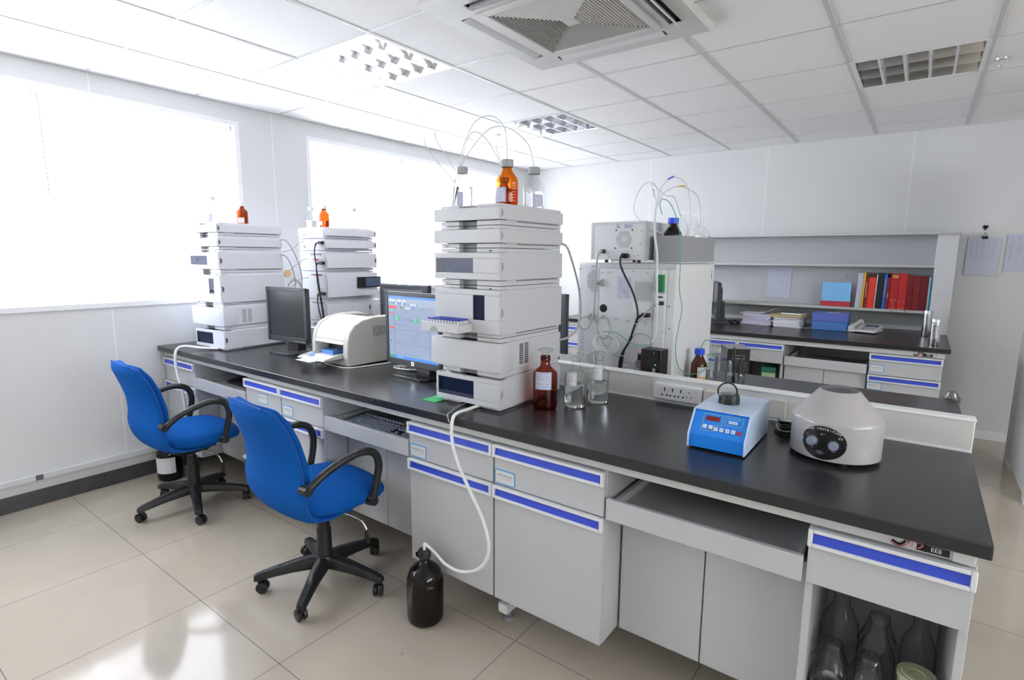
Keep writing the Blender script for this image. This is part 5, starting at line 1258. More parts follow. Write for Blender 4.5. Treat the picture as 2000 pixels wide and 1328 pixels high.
def top_box():
    t = thing('detector_unit', 'white metal box with a round fan grille on top of the large instrument', 'lab instrument', (2.725, 0.935, 1.434))
    w, h, d = 0.278, 0.178, 0.40
    f = MB()
    for x in (0.07, w-0.04): 
        for y in (0.03, d-0.05): f.cyl((x, y, 0), (x, y, 0.014), 0.009, n=12)
    f.build('rubber_feet', M['bplast'], t)
    MB().box(0, 0.004, 0.013, w, d, h+0.013).build('housing', M['metal'], t, bevel=0.003)
    MB().box(0, -0.002, 0.013, 0.010, 0.0035, h+0.013).box(w-0.010, -0.002, 0.013, w, 0.0035, h+0.013).box(0.010, -0.002, h+0.003, w-0.010, 0.0035, h+0.013).box(0.010, -0.002, 0.013, w-0.010, 0.0035, 0.019).build('rim', M['tbar'], t)
    bp = MB().box(0.010, 0.001, 0.019, w-0.010, 0.0035, h+0.003).build('back_plate', M['zinc'], t)
    q = MB(); cx, cz = 0.172, 0.108
    n = 12; st = 0.0068
    for j in range(-8, 9):
        for i in range(-8, 9):
            x = (i+(0.5 if j % 2 else 0))*st; z = j*st*0.87; r = math.hypot(x, z)
            if r > 0.041: continue
            hr = 0.0024 if r > 0.017 else 0.0014
            q.ngon([(cx+x+hr*cos(radians(60*k)), 0.0006, cz+z+hr*sin(radians(60*k))) for k in range(6)])
    q.build('fan_grille', M['gray'], bp)
    for (x, z) in ((-0.041, 0.043), (0.041, 0.043), (-0.043, -0.040), (0.040, -0.040)): MB().cyl((cx+x, -0.001, cz+z), (cx+x, 0.002, cz+z), 0.0036, n=10).build('screw', M['dial'], bp)
    for (x, z) in ((0.258, 0.145), (0.255, 0.09), (0.10, 0.028), (0.245, 0.035)): MB().cyl((x, 0.0, z), (x, 0.002, z), 0.002, n=8).build('screw', M['dial'], bp)
    for (a, b_, c, d_) in ((0.130, 0.158, 0.152, 0.182), (0.168, 0.158, 0.214, 0.180)):
        lb = MB().box(a, 0.0, b_, c, 0.0012, d_).build('sticker_label', M['paperb'], bp)
        k = MB()
        for i in range(6): k.box(a+(c-a)*(0.15+i*0.12), -0.0004, b_+0.004, a+(c-a)*(0.21+i*0.12), 0.0, b_+0.014)
        k.box(a+0.003, -0.0004, d_-0.006, c-0.003, 0.0, d_-0.0045); k.build('label_print', M['gray'], lb)
    MB().box(cx-0.05, 0.0, 0.052, cx+0.06, 0.0012, 0.0528).build('fine_print', M['gray'], bp)
    MB().box(0.060, -0.012, 0.044, 0.078, 0.002, 0.062).build('signal_plug', M['bplast'], t, bevel=0.001)
    MB().prism([(0.172, 0.012+0.010), (0.196, 0.010+0.010), (0.206, 0.022+0.010), (0.196, 0.034+0.010), (0.178, 0.034+0.010), (0.170, 0.022+0.010)], 'y', -0.022, 0.003).build('mains_plug', M['bplast'], t, bevel=0.001)
top_box()
gt = thing('solvent_tray', 'grey open box standing on the large instrument, holding solvent bottles', 'tray', (3.030, 0.975, 1.434))
_r = lambda i, z: [(i, i, z), (0.122-i, i, z), (0.122-i, 0.51-i, z), (i, 0.51-i, z)]
MB().rings([_r(0, 0.004), _r(0.001, 0.124), _r(0.004, 0.124), _r(0.004, 0.042)]).build('box', mat('tray_grey', (0.33,0.34,0.36), 0.45), gt)
MB().box(-0.002, 0.002, 0.0, 0.128, 0.515, 0.004).build('base_lip', M['white'], gt)
for (x, y) in ((0.100, 0.40), (0.104, 0.47)): MB().tube([(x, y-0.012, 0.124), (x, y-0.006, 0.134), (x, y+0.006, 0.134), (x, y+0.012, 0.124)], 0.002, n=6).build('clip', M['chrome'], gt, smooth=True)
ZB = 1.4775
reagent_bottle('dark bottle with bright blue cap in the grey box on the large instrument', 3.078, 1.075, ZB, 0.041, 0.165, 'jugblack', 'capblue', None, 0.3, None, wide=0.45)
for k, (x, y, R, H, lb) in enumerate(((3.065, 1.235, 0.026, 0.205, 'first clear solvent bottle behind the blue cap on the large instrument'), (3.110, 1.275, 0.026, 0.195, 'second clear solvent bottle on the large instrument, with a hose in its neck'), (3.115, 1.350, 0.027, 0.185, 'third clear solvent bottle with wide neck on the large instrument'), (3.115, 1.425, 0.026, 0.155, 'short clear solvent bottle at the far end of the grey box'))):
    t = thing('solvent_bottle', lb, 'bottle', (x, y, ZB))
    MB().lathe([(0, 0.003), (R*0.95, 0.001), (R, 0.01), (R, H*0.62), (R*0.9, H*0.70), (R*0.45, H*0.80), (R*0.45, H*0.92), (R*0.6, H*0.93), (R*0.6, H)], n=24).build('glass', M['clear'], t, smooth=True, angle=60)
    MB().lathe([(0, 0.004), (R*0.9, 0.004), (R-0.002, 0.01), (R-0.002, H*0.45), (0, H*0.45+0.0002)], n=22).build('liquid', M['liquid'], t, smooth=True, angle=50)

# black power box in front
pb = thing('black_power_box', 'upright black box with a small green lamp in front of the large instrument', 'power unit', (3.062, 0.800, HT+0.0005), radians(-4))
MB().box(0, 0, 0, 0.096, 0.075, 0.198).build('case', M['bplast'], pb, bevel=0.003)
MB().box(0.083, -0.001, 0.0, 0.097, 0.006, 0.198).build('front_trim', M['bplast2'], pb, bevel=0.001)
MB().cyl((0.072, -0.0016, 0.132), (0.072, 0.001, 0.132), 0.0018, n=10).build('green_lamp', M['green_led'], pb)
MB().box(0.060, -0.0012, 0.098, 0.072, 0.0, 0.116).box(0.062, -0.0014, 0.180, 0.064, 0.0, 0.19).build('front_print', M['tab'], pb)
for k in range(2): MB().box(-0.026, 0.02, 0.150+k*0.030-0.020*k*2.0, 0.0, 0.05, 0.164+k*0.030-0.020*k*2.0+0.004).build('rear_plug', M['bplast2'], pb, bevel=0.002)
# amber bottle, glass jar, beaker on the far half
ab = reagent_bottle('amber bottle with blue cap and orange label behind the upstand', 3.222, 1.120, HT+0.0005, 0.037, 0.172, 'dark', 'capblue', 'liquida', 0.3, (0.040, 0.088, radians(-45), 1.3, 'tab', 'paper', 41, M['orange']), wide=0.46)
t = thing('glass_aspirator', 'tall clear glass jar with inner tube and drop neck right of the amber bottle', 'jar', (3.262, 1.262, HT+0.0005))
MB().lathe([(0, 0.006), (0.034, 0.004), (0.042, 0.001), (0.045, 0.008), (0.045, 0.118), (0.049, 0.121), (0.049, 0.124), (0.030, 0.126), (0.0, 0.127)], n=36).build('outer_jar', M['clear'], t, smooth=True, angle=50)
MB().lathe([(0, 0.130), (0.030, 0.131), (0.031, 0.165), (0.024, 0.178), (0.009, 0.184), (0.007, 0.205), (0.013, 0.208), (0.0, 0.209)], n=30).build('upper_vessel', M['clear'], t, smooth=True, angle=50)
MB().cyl((-0.012, 0, 0.01), (-0.012, 0, 0.122), 0.003, n=10).cyl((0.012, 0.004, 0.01), (0.012, 0.004, 0.122), 0.003, n=10).build('inner_rods', M['liquid'], t, smooth=True)
MB().box(-0.010, 0.002, 0.02, 0.008, 0.014, 0.118).build('dark_insert', M['gray'], t)
bk = thing('glass_beaker', 'clear beaker holding two black stirring rods, behind the lens', 'beaker', (3.388, 1.125, HT+0.0005))
MB().lathe([(0, 0.004), (0.034, 0.001), (0.0405, 0.008), (0.0415, 0.112), (0.0455, 0.124), (0.0465, 0.127), (0.0440, 0.1275), (0.0400, 0.113), (0.0390, 0.010), (0.0, 0.006)], n=40).build('glass', M['clear'], bk, smooth=True, angle=60)
MB().lathe([(0, 0.007), (0.037, 0.008), (0.0385, 0.065), (0, 0.0655)], n=36).build('liquid', M['liquid'], bk, smooth=True, angle=50)
r0 = MB().cyl((3.384, 1.130, HT+0.012), (3.372, 1.150, HT+0.190), 0.0045, 0.0050, 12).build('stirring_rod', M['bplast'], smooth=True); tag(r0, 'longer black stirring rod standing in the beaker', 'rod')
r0 = MB().cyl((3.402, 1.118, HT+0.012), (3.410, 1.135, HT+0.165), 0.0042, 0.0048, 12).cyl((3.406, 1.128, HT+0.125), (3.4065, 1.1295, HT+0.138), 0.009, n=14).build('stirring_rod', M['bplast'], smooth=True); tag(r0, 'shorter black rod with a collar standing in the beaker', 'rod')
r0 = MB().cyl((3.370, 1.118, HT+0.012), (3.366, 1.10, HT+0.135), 0.0025, n=8).build('glass_rod', M['liquid'], smooth=True); tag(r0, 'thin clear glass rod leaning in the beaker', 'rod')
# steel knob beyond the end of the island
kn = thing('steel_valve_knob', 'dark steel knob sticking up beyond the far corner of the island bench', 'valve', (4.192, 1.512, 0.0))
MB().cyl((0, 0.03, 0.0), (0, 0.03, 0.83), 0.012, n=14).cyl((0, 0.03, 0.0), (0, 0.03, 0.01), 0.04, n=20).build('stem', M['chrome'], kn, smooth=True, angle=40)
MB().lathe([(0.0, 0.82), (0.018, 0.82), (0.020, 0.835), (0.030, 0.842), (0.031, 0.862), (0.022, 0.872), (0.018, 0.884), (0.010, 0.892), (0.0, 0.893)], o=(0, 0.03, 0), n=26).build('knob', mat('dull_steel', (0.32,0.31,0.30), 0.25, metal=1.0), kn, smooth=True, angle=40)

# black computer box between the benches
pc = thing('black_computer_tower', 'black computer box with slots, standing by the wall bench behind the glass jar', 'computer', (2.905, 2.80, 0), radians(27))
MB().box(0, 0, 0.40, 0.165, 0.24, 0.775).build('case', M['bplast2'], pc, bevel=0.004)
s = MB()
for z in (0.70, 0.722): s.box(0.035, -0.002, z, 0.13, 0.0, z+0.005)
s.build('drive_slots', M['gray'], pc)
MB().box(0.0, 0.0, 0.0, 0.165, 0.24, 0.40).build('stand', M['bplast'], pc, bevel=0.003)
MB().box(0.001, 0.001, 0.775, 0.164, 0.239, 0.779).build('lid', M['gray'], pc, bevel=0.001)

# ================================================================ ON THE WALL BENCH
def sheets(label, cx, cy, z, rz, w, d, n, cols, name='paper_stack', cat='papers', step=0.0022, jitter=0.012, seed=1):
    t = thing(name, label, cat, (cx, cy, z), rz); rr = random.Random(seed); zz = 0.0
    for k in range(n):
        th = step*rr.uniform(0.6, 2.2); a = rr.uniform(-0.08, 0.08); ox, oy = rr.uniform(-jitter, jitter), rr.uniform(-jitter, jitter)
        ca, sa = cos(a), sin(a)
        b = MB(); c = Vector((ox, oy, zz+th/2)); b.obox(c, (ca, sa, 0), (-sa, ca, 0), (0,0,1), w/2, d/2, th/2-0.0002)
        b.build('sheet_bundle', cmat(*cols[k % len(cols)]), t); zz += th
    return t, zz
z0 = HT+0.001
t, h = sheets('messy stack of white and lilac papers, left of the brown envelopes', 2.885, 3.875, z0, radians(-6), 0.25, 0.20, 15, [('lilac', (0.46,0.44,0.66)), ('sheetw', (0.78,0.78,0.84)), ('sheetp', (0.70,0.50,0.60)), ('sheetw', ())[:1]+((0.78,0.78,0.84),), ('lilac2', (0.58,0.58,0.78))], seed=3, step=0.0042)
MB().rings([[(-0.155, -0.11, h), (0.11, -0.11, h+0.001), (0.11, 0.11, h+0.001), (-0.155, 0.11, h+0.002)][0:4], [(-0.155, -0.11, h+0.001), (0.11, -0.11, h+0.002), (0.11, 0.11, h+0.002), (-0.155, 0.11, h+0.003)]]).build('top_sheet', M['sheetw'], t)
cs = MB(); prof = [(-0.03, h+0.004), (0.03, h+0.006), (0.08, h+0.020), (0.125, h+0.045)]
cs.rings([[(x, -0.10, z), (x, 0.10, z+0.004)] for x, z in prof], closed=False, cap0=False, cap1=False); cs.build('curled_sheet', M['sheetw'], t, solid=0.001, smooth=True)
t, h = sheets('pile of white papers under brown envelopes', 3.135, 3.850, z0, radians(-4), 0.215, 0.20, 11, [('sheetg', (0.62,0.62,0.62)), ('sheetw', (0.78,0.78,0.84))], seed=5, step=0.0055, jitter=0.006)
t2, h2 = sheets('brown paper envelopes lying on the white pile', 3.135, 3.850, z0+h+0.0005, radians(-8), 0.255, 0.22, 3, [('kraft', (0.50,0.37,0.18)), ('kraft2', (0.56,0.44,0.25))], name='envelope_stack', cat='envelopes', seed=8, step=0.007, jitter=0.006)
gb = thing('green_notebook', 'dark green notebook on top of the brown envelopes', 'book', (3.165, 3.85, z0+h+h2+0.001), radians(-12))
MB().box(-0.085, -0.06, 0.001, 0.085, 0.06, 0.014).build('pages', M['paper'], gb)
MB().box(-0.088, -0.063, 0.014, 0.088, 0.063, 0.016).box(-0.088, -0.063, 0.0, 0.088, 0.063, 0.0012).box(-0.088, -0.063, 0.0, -0.085, 0.063, 0.016).build('cover', cmat('nb_green', (0.03,0.07,0.045), 0.5), gb)
bb = thing('blue_box', 'lower darker blue box under the violet blue box, left of the telephone', 'box', (3.452, 3.882, z0), radians(-1))
MB().box(-0.13, -0.10, 0, 0.13, 0.10, 0.072).build('body', cmat('box_blue', (0.07,0.20,0.52), 0.5), bb, bevel=0.002)
bb = thing('blue_box', 'upper violet blue box with a pale label on its lid', 'box', (3.452, 3.882, z0+0.073), radians(0))
MB().box(-0.132, -0.102, 0, 0.132, 0.102, 0.068).build('body', cmat('box_violet', (0.11,0.16,0.55), 0.5), bb, bevel=0.003)
MB().box(-0.03, -0.01, 0.068, 0.06, 0.04, 0.0686).build('pale_label', M['tagpaper'], bb)
# telephone
ph = thing('desk_telephone', 'white corded desk telephone right of the blue boxes', 'telephone', (3.705, 3.835, z0), radians(-16))
MB().prism([(-0.085, 0.008), (-0.085, 0.020), (0.085, 0.055), (0.085, 0.010)], 'x', -0.10, 0.10).build('base', M['rail'], ph, bevel=0.004)
MB().prism([(0.0, 0.0), (0.085, 0.0), (0.085, 0.012), (0.0, 0.010)], 'x', -0.08, 0.08).build('feet', M['rail'], ph)
MB().tube([(-0.070, -0.088, 0.036), (-0.070, -0.05, 0.052), (-0.070, 0.0, 0.062), (-0.070, 0.05, 0.074), (-0.070, 0.088, 0.072)], lambda u: 0.016+0.010*abs(2*u-1)**3, n=12).build('handset', M['rail'], ph, smooth=True)
kp = MB()
for r in range(4):
    for c in range(6): y = -0.055+r*0.022; kp.box(-0.020+c*0.018, y, 0.0262+r*0.0045, -0.008+c*0.018, y+0.013, 0.032+r*0.0045)
kp.build('keypad', M['tab'], ph)
MB().obox((0.03, 0.055, 0.0505), (1,0,0), (0,0.98,0.2), (0,-0.2,0.98), 0.048, 0.016, 0.002).build('display', cmat('lcd', (0.06,0.08,0.18), 0.3), ph)
MB().tube([(-0.07, -0.088, 0.03), (-0.085, -0.10, 0.012), (-0.06, -0.115, 0.006), (-0.075, -0.10, 0.006), (-0.05, -0.095, 0.010)], 0.003, n=7).build('coiled_cord', M['rail'], ph, smooth=True)
c = MB().tube([(3.60, 3.80, z0+0.003), (3.54, 3.785, z0+0.003), (3.46, 3.79, z0+0.003), (3.40, 3.80, z0+0.014), (3.34, 3.82, z0+0.012), (3.28, 3.80, z0+0.003), (3.24, 3.83, z0+0.003)], 0.0025, n=7).build('telephone_line', M['cable_w'], smooth=True); tag(c, 'white telephone line lying in front of the blue boxes', 'cable')
# mouse
ms = thing('computer_mouse', 'black computer mouse on the wall bench beside the papers', 'mouse', (2.675, 3.80, z0), radians(-70))
MB().lathe([(0.0, 0.0), (0.96, 0.0), (1.0, 0.15), (0.92, 0.45), (0.70, 0.78), (0.35, 0.96), (0.0, 1.0)], n=24).build('body', M['bplast2'], ms, smooth=True, angle=180)
for c_ in ms.children: c_.scale = (0.030, 0.052, 0.034)
MB().tube([(0, 0.05, 0.008), (0.01, 0.12, 0.004), (-0.02, 0.18, 0.003)], 0.0018, n=6).build('cord', M['cable_b'], ms, smooth=True)
# steel canisters
def canister(x, y, h, label):
    t = thing('steel_canister', label, 'canister', (x, y, z0), 0, 'steel canisters on the wall bench')
    R = 0.030
    MB().lathe([(0, 0.0), (R*0.96, 0.0), (R, 0.003), (R, h-0.026), (0, h-0.026)], n=32).build('body', M['chrome'], t, smooth=True, angle=40)
    MB().lathe([(R+0.0012, h-0.040), (R+0.0014, h-0.010), (R, h-0.004), (R*0.85, h-0.0035), (R*0.80, h), (0, h), ], n=32, cap0=True).build('lid', M['chrome'], t, smooth=True, angle=40)
    MB().lathe([(R+0.0022, h-0.043), (R+0.0026, h-0.040), (R+0.0022, h-0.037)], n=32).build('bead', M['chrome'], t, smooth=True)
canister(4.105, 3.865, 0.205, 'steel canister standing farther back by the end post of the rack')
canister(4.150, 3.340, 0.188, 'steel canister standing nearer the front edge of the wall bench')
# books on the lower shelf of the rack
SH = 1.0425
books = [ # width, height, colour, lean, kind, label
 (0.030, 0.295, (0.66,0.67,0.76), 5, 'mag', 'bundle of white magazines leaning at the left end of the book row'),
 (0.012, 0.298, (0.74,0.74,0.72), 3, 'mag', 'thin white booklet beside the yellow one'),
 (0.014, 0.300, (0.80,0.50,0.03), 3, 'flat', 'narrow yellow book among the red ones'),
 (0.026, 0.262, (0.25,0.015,0.03), 2, 'gold1', 'maroon book with gold spine lettering between yellow and orange-red'),
 (0.050, 0.262, (0.86,0.05,0.02), 2, 'flat', 'bright orange-red book on the rack shelf'),
 (0.008, 0.285, (0.72,0.72,0.74), 2, 'flat', 'thin white book left of the black one'),
 (0.044, 0.298, (0.012,0.013,0.018), 2, 'flat', 'black book with a pale top edge'),
 (0.020, 0.292, (0.01,0.15,0.62), 2, 'gold2', 'narrow blue book with yellow spine lettering'),
 (0.026, 0.262, (0.22,0.010,0.035), 1, 'gold3', 'short maroon book between the blue and the big red one'),
 (0.056, 0.298, (0.50,0.012,0.018), 1, 'goldbands', 'big red book with three gold bands at the top'),
 (0.056, 0.298, (0.58,0.018,0.022), 0.5, 'goldtail', 'big red book with gold lines only at the foot'),
 (0.040, 0.280, (0.22,0.008,0.014), 0, 'flat', 'first dark maroon volume, next to the big red books'),
 (0.044, 0.280, (0.25,0.010,0.012), 0, 'flat', 'middle dark maroon volume of three'),
 (0.052, 0.280, (0.17,0.006,0.014), 0, 'flat', 'last and darkest maroon volume, towards the end post'),
 (0.009, 0.275, (0.62,0.70,0.74), 0, 'flat', 'thin white book beside the last maroon volume'),
 (0.007, 0.272, (0.05,0.45,0.80), 0, 'flat', 'thin light blue booklet against the end post')]
total = sum(b_[0]+0.0012 for b_ in books); x = 4.108-total
for i, (w, h, c, lean, kd, lb) in enumerate(books):
    t = thing('book', lb, 'book', (x, 4.062, SH+w*sin(radians(lean*0.45))+0.0005), 0, 'books on the lower shelf of the rack')
    t.rotation_euler = (0, radians(lean*0.45), 0)
    m_ = cmat('book_%d' % i, c, 0.45)
    d = 0.19
    MB().box(0, 0, 0, w, 0.004, h).box(0, 0, 0, 0.0022, d, h).box(w-0.0022, 0, 0, w, d, h).build('cover', m_, t, bevel=0.0012)
    MB().box(0.0024, 0.005, 0.003, w-0.0024, d-0.004, h-0.004).build('pages', M['tagpaper'], t)
    g = MB(); any_ = False
    if kd == 'goldbands':
        for z in (0.93, 0.90, 0.87): g.box(w*0.15, -0.0008, h*z, w*0.85, 0.0002, h*z+0.0055)
        for z in (0.27, 0.24, 0.025): g.box(w*0.1, -0.0008, h*z, w*0.9, 0.0002, h*z+0.002)
        g.box(w*0.48, -0.0008, h*0.06, w*0.52, 0.0002, h*0.20); g.box(w*0.3, -0.0008, h*0.20, w*0.7, 0.0002, h*0.206); any_ = True
    if kd == 'goldtail':
        for z in (0.225, 0.035): g.box(w*0.1, -0.0008, h*z, w*(0.9 if z < 0.1 else 0.3), 0.0002, h*z+0.003)
        g.box(w*0.7, -0.0008, h*0.225, w*0.9, 0.0002, h*0.235); any_ = True
    if kd in ('gold1', 'gold2', 'gold3'):
        for k in range(11 if kd != 'gold3' else 4): z = h*(0.36+0.045*k); g.box(w*0.35, -0.0008, z, w*0.65, 0.0002, z+0.007)
        any_ = True
    if any_: g.build('spine_print', M['gold'], t)
    if kd == 'mag':
        q = MB()
        for k in range(3): q.box(w*(0.22+0.25*k), -0.0008, 0.002, w*(0.24+0.25*k), 0.0002, h-0.002)
        q.build('sheet_edges', M['tab'], t)
    x += w+0.0012
for (xx, lb) in ((3.865, 'left of the two red ribbon markers hanging over the shelf edge'), (3.955, 'right of the two red ribbon markers hanging over the shelf edge')):
    tag(MB().tube([(xx, 4.062, SH+0.002), (xx, 4.043, SH+0.003), (xx-0.004, 4.040, SH-0.010), (xx-0.010+0.02*(xx > 3.9), 4.040, SH-0.022)], 0.0016, n=5).build('ribbon_marker', M['red']), lb, 'ribbon')
# desk calendar
cal = thing('desk_calendar', 'light blue desk calendar with a red foot standing on the lower shelf', 'calendar', (3.445, 4.130, SH))
for s in (-1, 1):
    MB().obox((0, 0.02*s, 0.105), (1,0,0), (0, -s*0.17, 0.985), (0, 0.985, s*0.17), 0.115, 0.106, 0.0010).build('board', cmat('cal_board', (0.30,0.05,0.06)), cal)
MB().obox((0, -0.0215, 0.128), (1,0,0), (0, 0.17, 0.985), (0, 0.985, -0.17), 0.112, 0.083, 0.0012).build('blue_sheet', cmat('cal_blue', (0.22,0.55,0.88), 0.6), cal)
MB().obox((0, -0.0368, 0.024), (1,0,0), (0, 0.17, 0.985), (0, 0.985, -0.17), 0.115, 0.021, 0.0014).build('red_foot', cmat('cal_red', (0.50,0.03,0.05), 0.6), cal)
MB().box(0.108, -0.030, 0.05, 0.116, -0.020, 0.085).build('green_edge', cmat('cal_green', (0.12,0.45,0.12)), cal)
MB().box(-0.112, -0.006, 0.205, 0.112, 0.006, 0.212).build('wire_binding', M['gray'], cal)
# taped sheets
def printed(label, x0, z0_, x1, z1_, y, name='paper_sheet', rows=26, cols=5, seed=1, fill=1.0, skew=0.0, cat='sheet of paper', off=0.0012, m_='paperb'):
    t = thing(name, label, cat, ((x0+x1)/2, y, (z0_+z1_)/2)); t.rotation_euler = (0, radians(skew), 0)
    w, h = x1-x0, z1_-z0_
    MB().box(-w/2, -off, -h/2, w/2, 0, h/2).build('sheet', M[m_], t)
    b = MB(); rr = random.Random(seed)
    for r in range(int(rows*fill)):
        z = h/2-h*0.07-r*h*0.86/rows
        for c in range(cols):
            if rr.random() < 0.2: continue
            xx = -w/2+w*(0.08+0.86*c/cols); b.box(xx, -off-0.0004, z-h*0.008, xx+w*0.86/cols*rr.uniform(0.35, 0.75), -off+0.0001, z)
    b.build('printed_text', M['tab'], t); return t
printed('printed timetable sheet taped to the back of the rack, left of the calendar', 2.845, 1.088, 3.050, 1.382, 4.270, rows=24, cols=6, seed=4, skew=1.0)
printed('printed sheet taped to the rack back, glimpsed beside the tall stack', 1.93, 1.085, 2.14, 1.36, 4.270, rows=24, cols=5, seed=9)
cl = printed('clipped pad of printed sheets hanging on the back wall right of the rack', 4.308, 1.335, 4.508, 1.632, 4.300, name='paper_pad', rows=26, cols=5, fill=0.62, seed=6, skew=0.8, cat='paper pad', off=0.006)
MB().box(-0.018, -0.010, 0.135, 0.018, -0.002, 0.158).tube([(-0.010, -0.006, 0.156), (0.0, -0.006, 0.185), (0.010, -0.006, 0.156)], 0.0012, n=6).build('binder_clip', M['bplast'], cl, bevel=0.001)
printed('second printed sheet on the back wall, cut off by the right edge of the picture', 4.545, 1.365, 4.755, 1.655, 4.300, rows=28, cols=4, fill=0.8, seed=7, skew=0.8)
hk = thing('wall_hook', 'black adhesive hook on the back wall holding the clipped pad', 'hook', (4.405, 4.306, 1.700))
MB().obox((0, -0.004, 0.015), (0.9,0,0.43), (0,1,0), (-0.43,0,0.9), 0.016, 0.004, 0.007).obox((0, -0.004, 0.015), (0.9,0,-0.43), (0,1,0), (0.43,0,0.9), 0.016, 0.004, 0.007).box(-0.007, -0.008, -0.010, 0.007, 0.0, 0.018).build('plate', M['bplast2'], hk, bevel=0.002)
MB().tube([(0, -0.006, -0.008), (0, -0.010, -0.035), (0, -0.018, -0.036), (0, -0.020, -0.026)], 0.0016, n=6).build('wire', M['chrome'], hk, smooth=True)
tag(MB().cyl((4.504, 4.3068, 0.972), (4.504, 4.302, 0.972), 0.0045, n=10).build('wall_screw', M['gray']), 'small dark screw in the back wall below the clipped pad', 'screw')
# glimpsed objects beside the large instrument
gl = thing('black_clip_tangle', 'black tangle of clips on a shelf, glimpsed between tall stack and large instrument', 'clips', (2.06, 4.10, SH))
MB().tube([(0, 0, 0.004), (0.0, 0, 0.04), (0.03, 0, 0.05), (0.035, 0, 0.01), (0.05, 0, 0.03), (0.08, 0, 0.045), (0.09, 0, 0.006)], 0.005, n=7).build('clips', M['bplast'], gl, smooth=True)
MB().box(-0.01, 0.0, 0.002, 0.09, 0.10, 0.03).build('grey_case', M['tab'], gl)
tag(MB().box(1.975, 4.06, SH, 2.03, 4.12, SH+0.010).build('yellow_note', cmat('yellow', (0.75,0.68,0.05))), 'small yellow note block on the shelf beside the tall stack', 'note block')
g = MB().box(2.395, 0.10, HT+0.0005, 2.47, 0.30, HT+0.0022).build('green_card', cmat('card_green', (0.03,0.42,0.13))); tag(g, 'green card sticking out from under the tall stack', 'card')
# ================================================================ HOSES AND CABLES
def cable(name, label, pts, r, m_, cat='cable', group=None, n=8, sub=8):
    o = MB().tube(pts, r, n=n, sub=sub).build(name, M[m_], smooth=True, angle=180); return tag(o, label, cat, group)
cable('drain_hose', 'thick white hose from under the tall stack down into the black jug', [(2.66, 0.16, 0.868), (2.67, 0.08, 0.872), (2.674, 0.01, 0.872), (2.678, -0.018, 0.85), (2.685, -0.028, 0.78), (2.715, -0.03, 0.70), (2.770, -0.03, 0.61), (2.830, -0.03, 0.52), (2.862, -0.03, 0.43), (2.850, -0.03, 0.355), (2.80, -0.03, 0.298), (2.72, -0.028, 0.262), (2.64, -0.025, 0.262), (2.585, -0.022, 0.285), (2.556, -0.038, 0.315), (2.546, -0.046, 0.325), (2.545, -0.046, 0.299)], 0.0065, 'cable_w', 'hose')
cable('capillary_tube', 'thin grey tube beside the white hose below the tall stack', [(2.585, 0.16, 0.864), (2.60, 0.09, 0.866), (2.628, 0.03, 0.867), (2.640, -0.003, 0.866), (2.652, -0.012, 0.85), (2.672, -0.018, 0.83), (2.678, -0.022, 0.80)], 0.0025, 'cable_g', 'tube')
cable('drain_hose', 'thick white hose arching from the window wall stack over the bench edge to the floor', [(0.50, 0.165, 0.870), (0.42, 0.10, 0.874), (0.34, 0.035, 0.885), (0.315, 0.0, 0.872), (0.320, -0.02, 0.83), (0.335, -0.025, 0.74), (0.385, -0.025, 0.62), (0.41, -0.022, 0.50), (0.38, -0.015, 0.40), (0.28, -0.03, 0.33), (0.20, -0.05, 0.31), (0.185, -0.056, 0.288)], 0.0085, 'cable_w', 'hose')
cable('signal_cable', 'grey cable hanging in an arc on the right side of the tall stack', [(2.775, 0.575, 1.515), (2.790, 0.600, 1.50), (2.80, 0.64, 1.42), (2.80, 0.69, 1.325), (2.80, 0.715, 1.215), (2.795, 0.695, 1.14), (2.785, 0.635, 1.102), (2.772, 0.575, 1.095)], 0.0045, 'cable_g')
# tubes from the bottles on the tall stack
ZC = 1.83
TT = 'thin white solvent tubes above the tall stack'
tubes = [
 [(2.700, 0.285, ZC-0.05), (2.700, 0.285, ZC+0.02), (2.69, 0.28, ZC+0.12), (2.63, 0.27, ZC+0.17), (2.55, 0.26, ZC+0.15), (2.48, 0.26, ZC+0.03), (2.46, 0.27, ZC-0.10), (2.49, 0.20, ZC-0.165)],
 [(2.700, 0.470, ZC-0.05), (2.698, 0.468, ZC+0.01), (2.68, 0.45, ZC+0.09), (2.62, 0.40, ZC+0.15), (2.56, 0.34, ZC+0.14), (2.49, 0.28, ZC+0.03), (2.47, 0.24, ZC-0.06), (2.50, 0.19, ZC-0.16)],
 [(2.480, 0.270, ZC-0.05), (2.482, 0.27, ZC+0.02), (2.495, 0.28, ZC+0.09), (2.52, 0.30, ZC+0.13), (2.56, 0.33, ZC+0.10), (2.585, 0.38, ZC+0.02), (2.590, 0.40, ZC-0.05)],
 [(2.590, 0.400, ZC-0.05), (2.588, 0.395, ZC+0.0), (2.575, 0.37, ZC+0.08)],
 [(2.472, 0.24, ZC-0.03), (2.44, 0.22, ZC+0.03), (2.405, 0.20, ZC+0.09), (2.395, 0.20, ZC+0.13)],
 [(2.455, 0.25, ZC-0.07), (2.41, 0.21, ZC+0.0), (2.365, 0.18, ZC+0.07), (2.355, 0.18, ZC+0.11)]]
lbs = ['white tube looping from the amber bottle over the tall stack', 'white tube arching from the rightmost clear bottle over the tall stack', 'short white loop from the left bottle to the dark bottle on the tall stack', 'short white tube end rising behind the amber bottle cap', 'curved white tube end left of the round bottle cap, on the tall stack', 'outermost curved white tube end at the left above the tall stack']
for p, l in zip(tubes, lbs): cable('solvent_tube', l, p, 0.0022, 'tube_c', 'tube', TT)
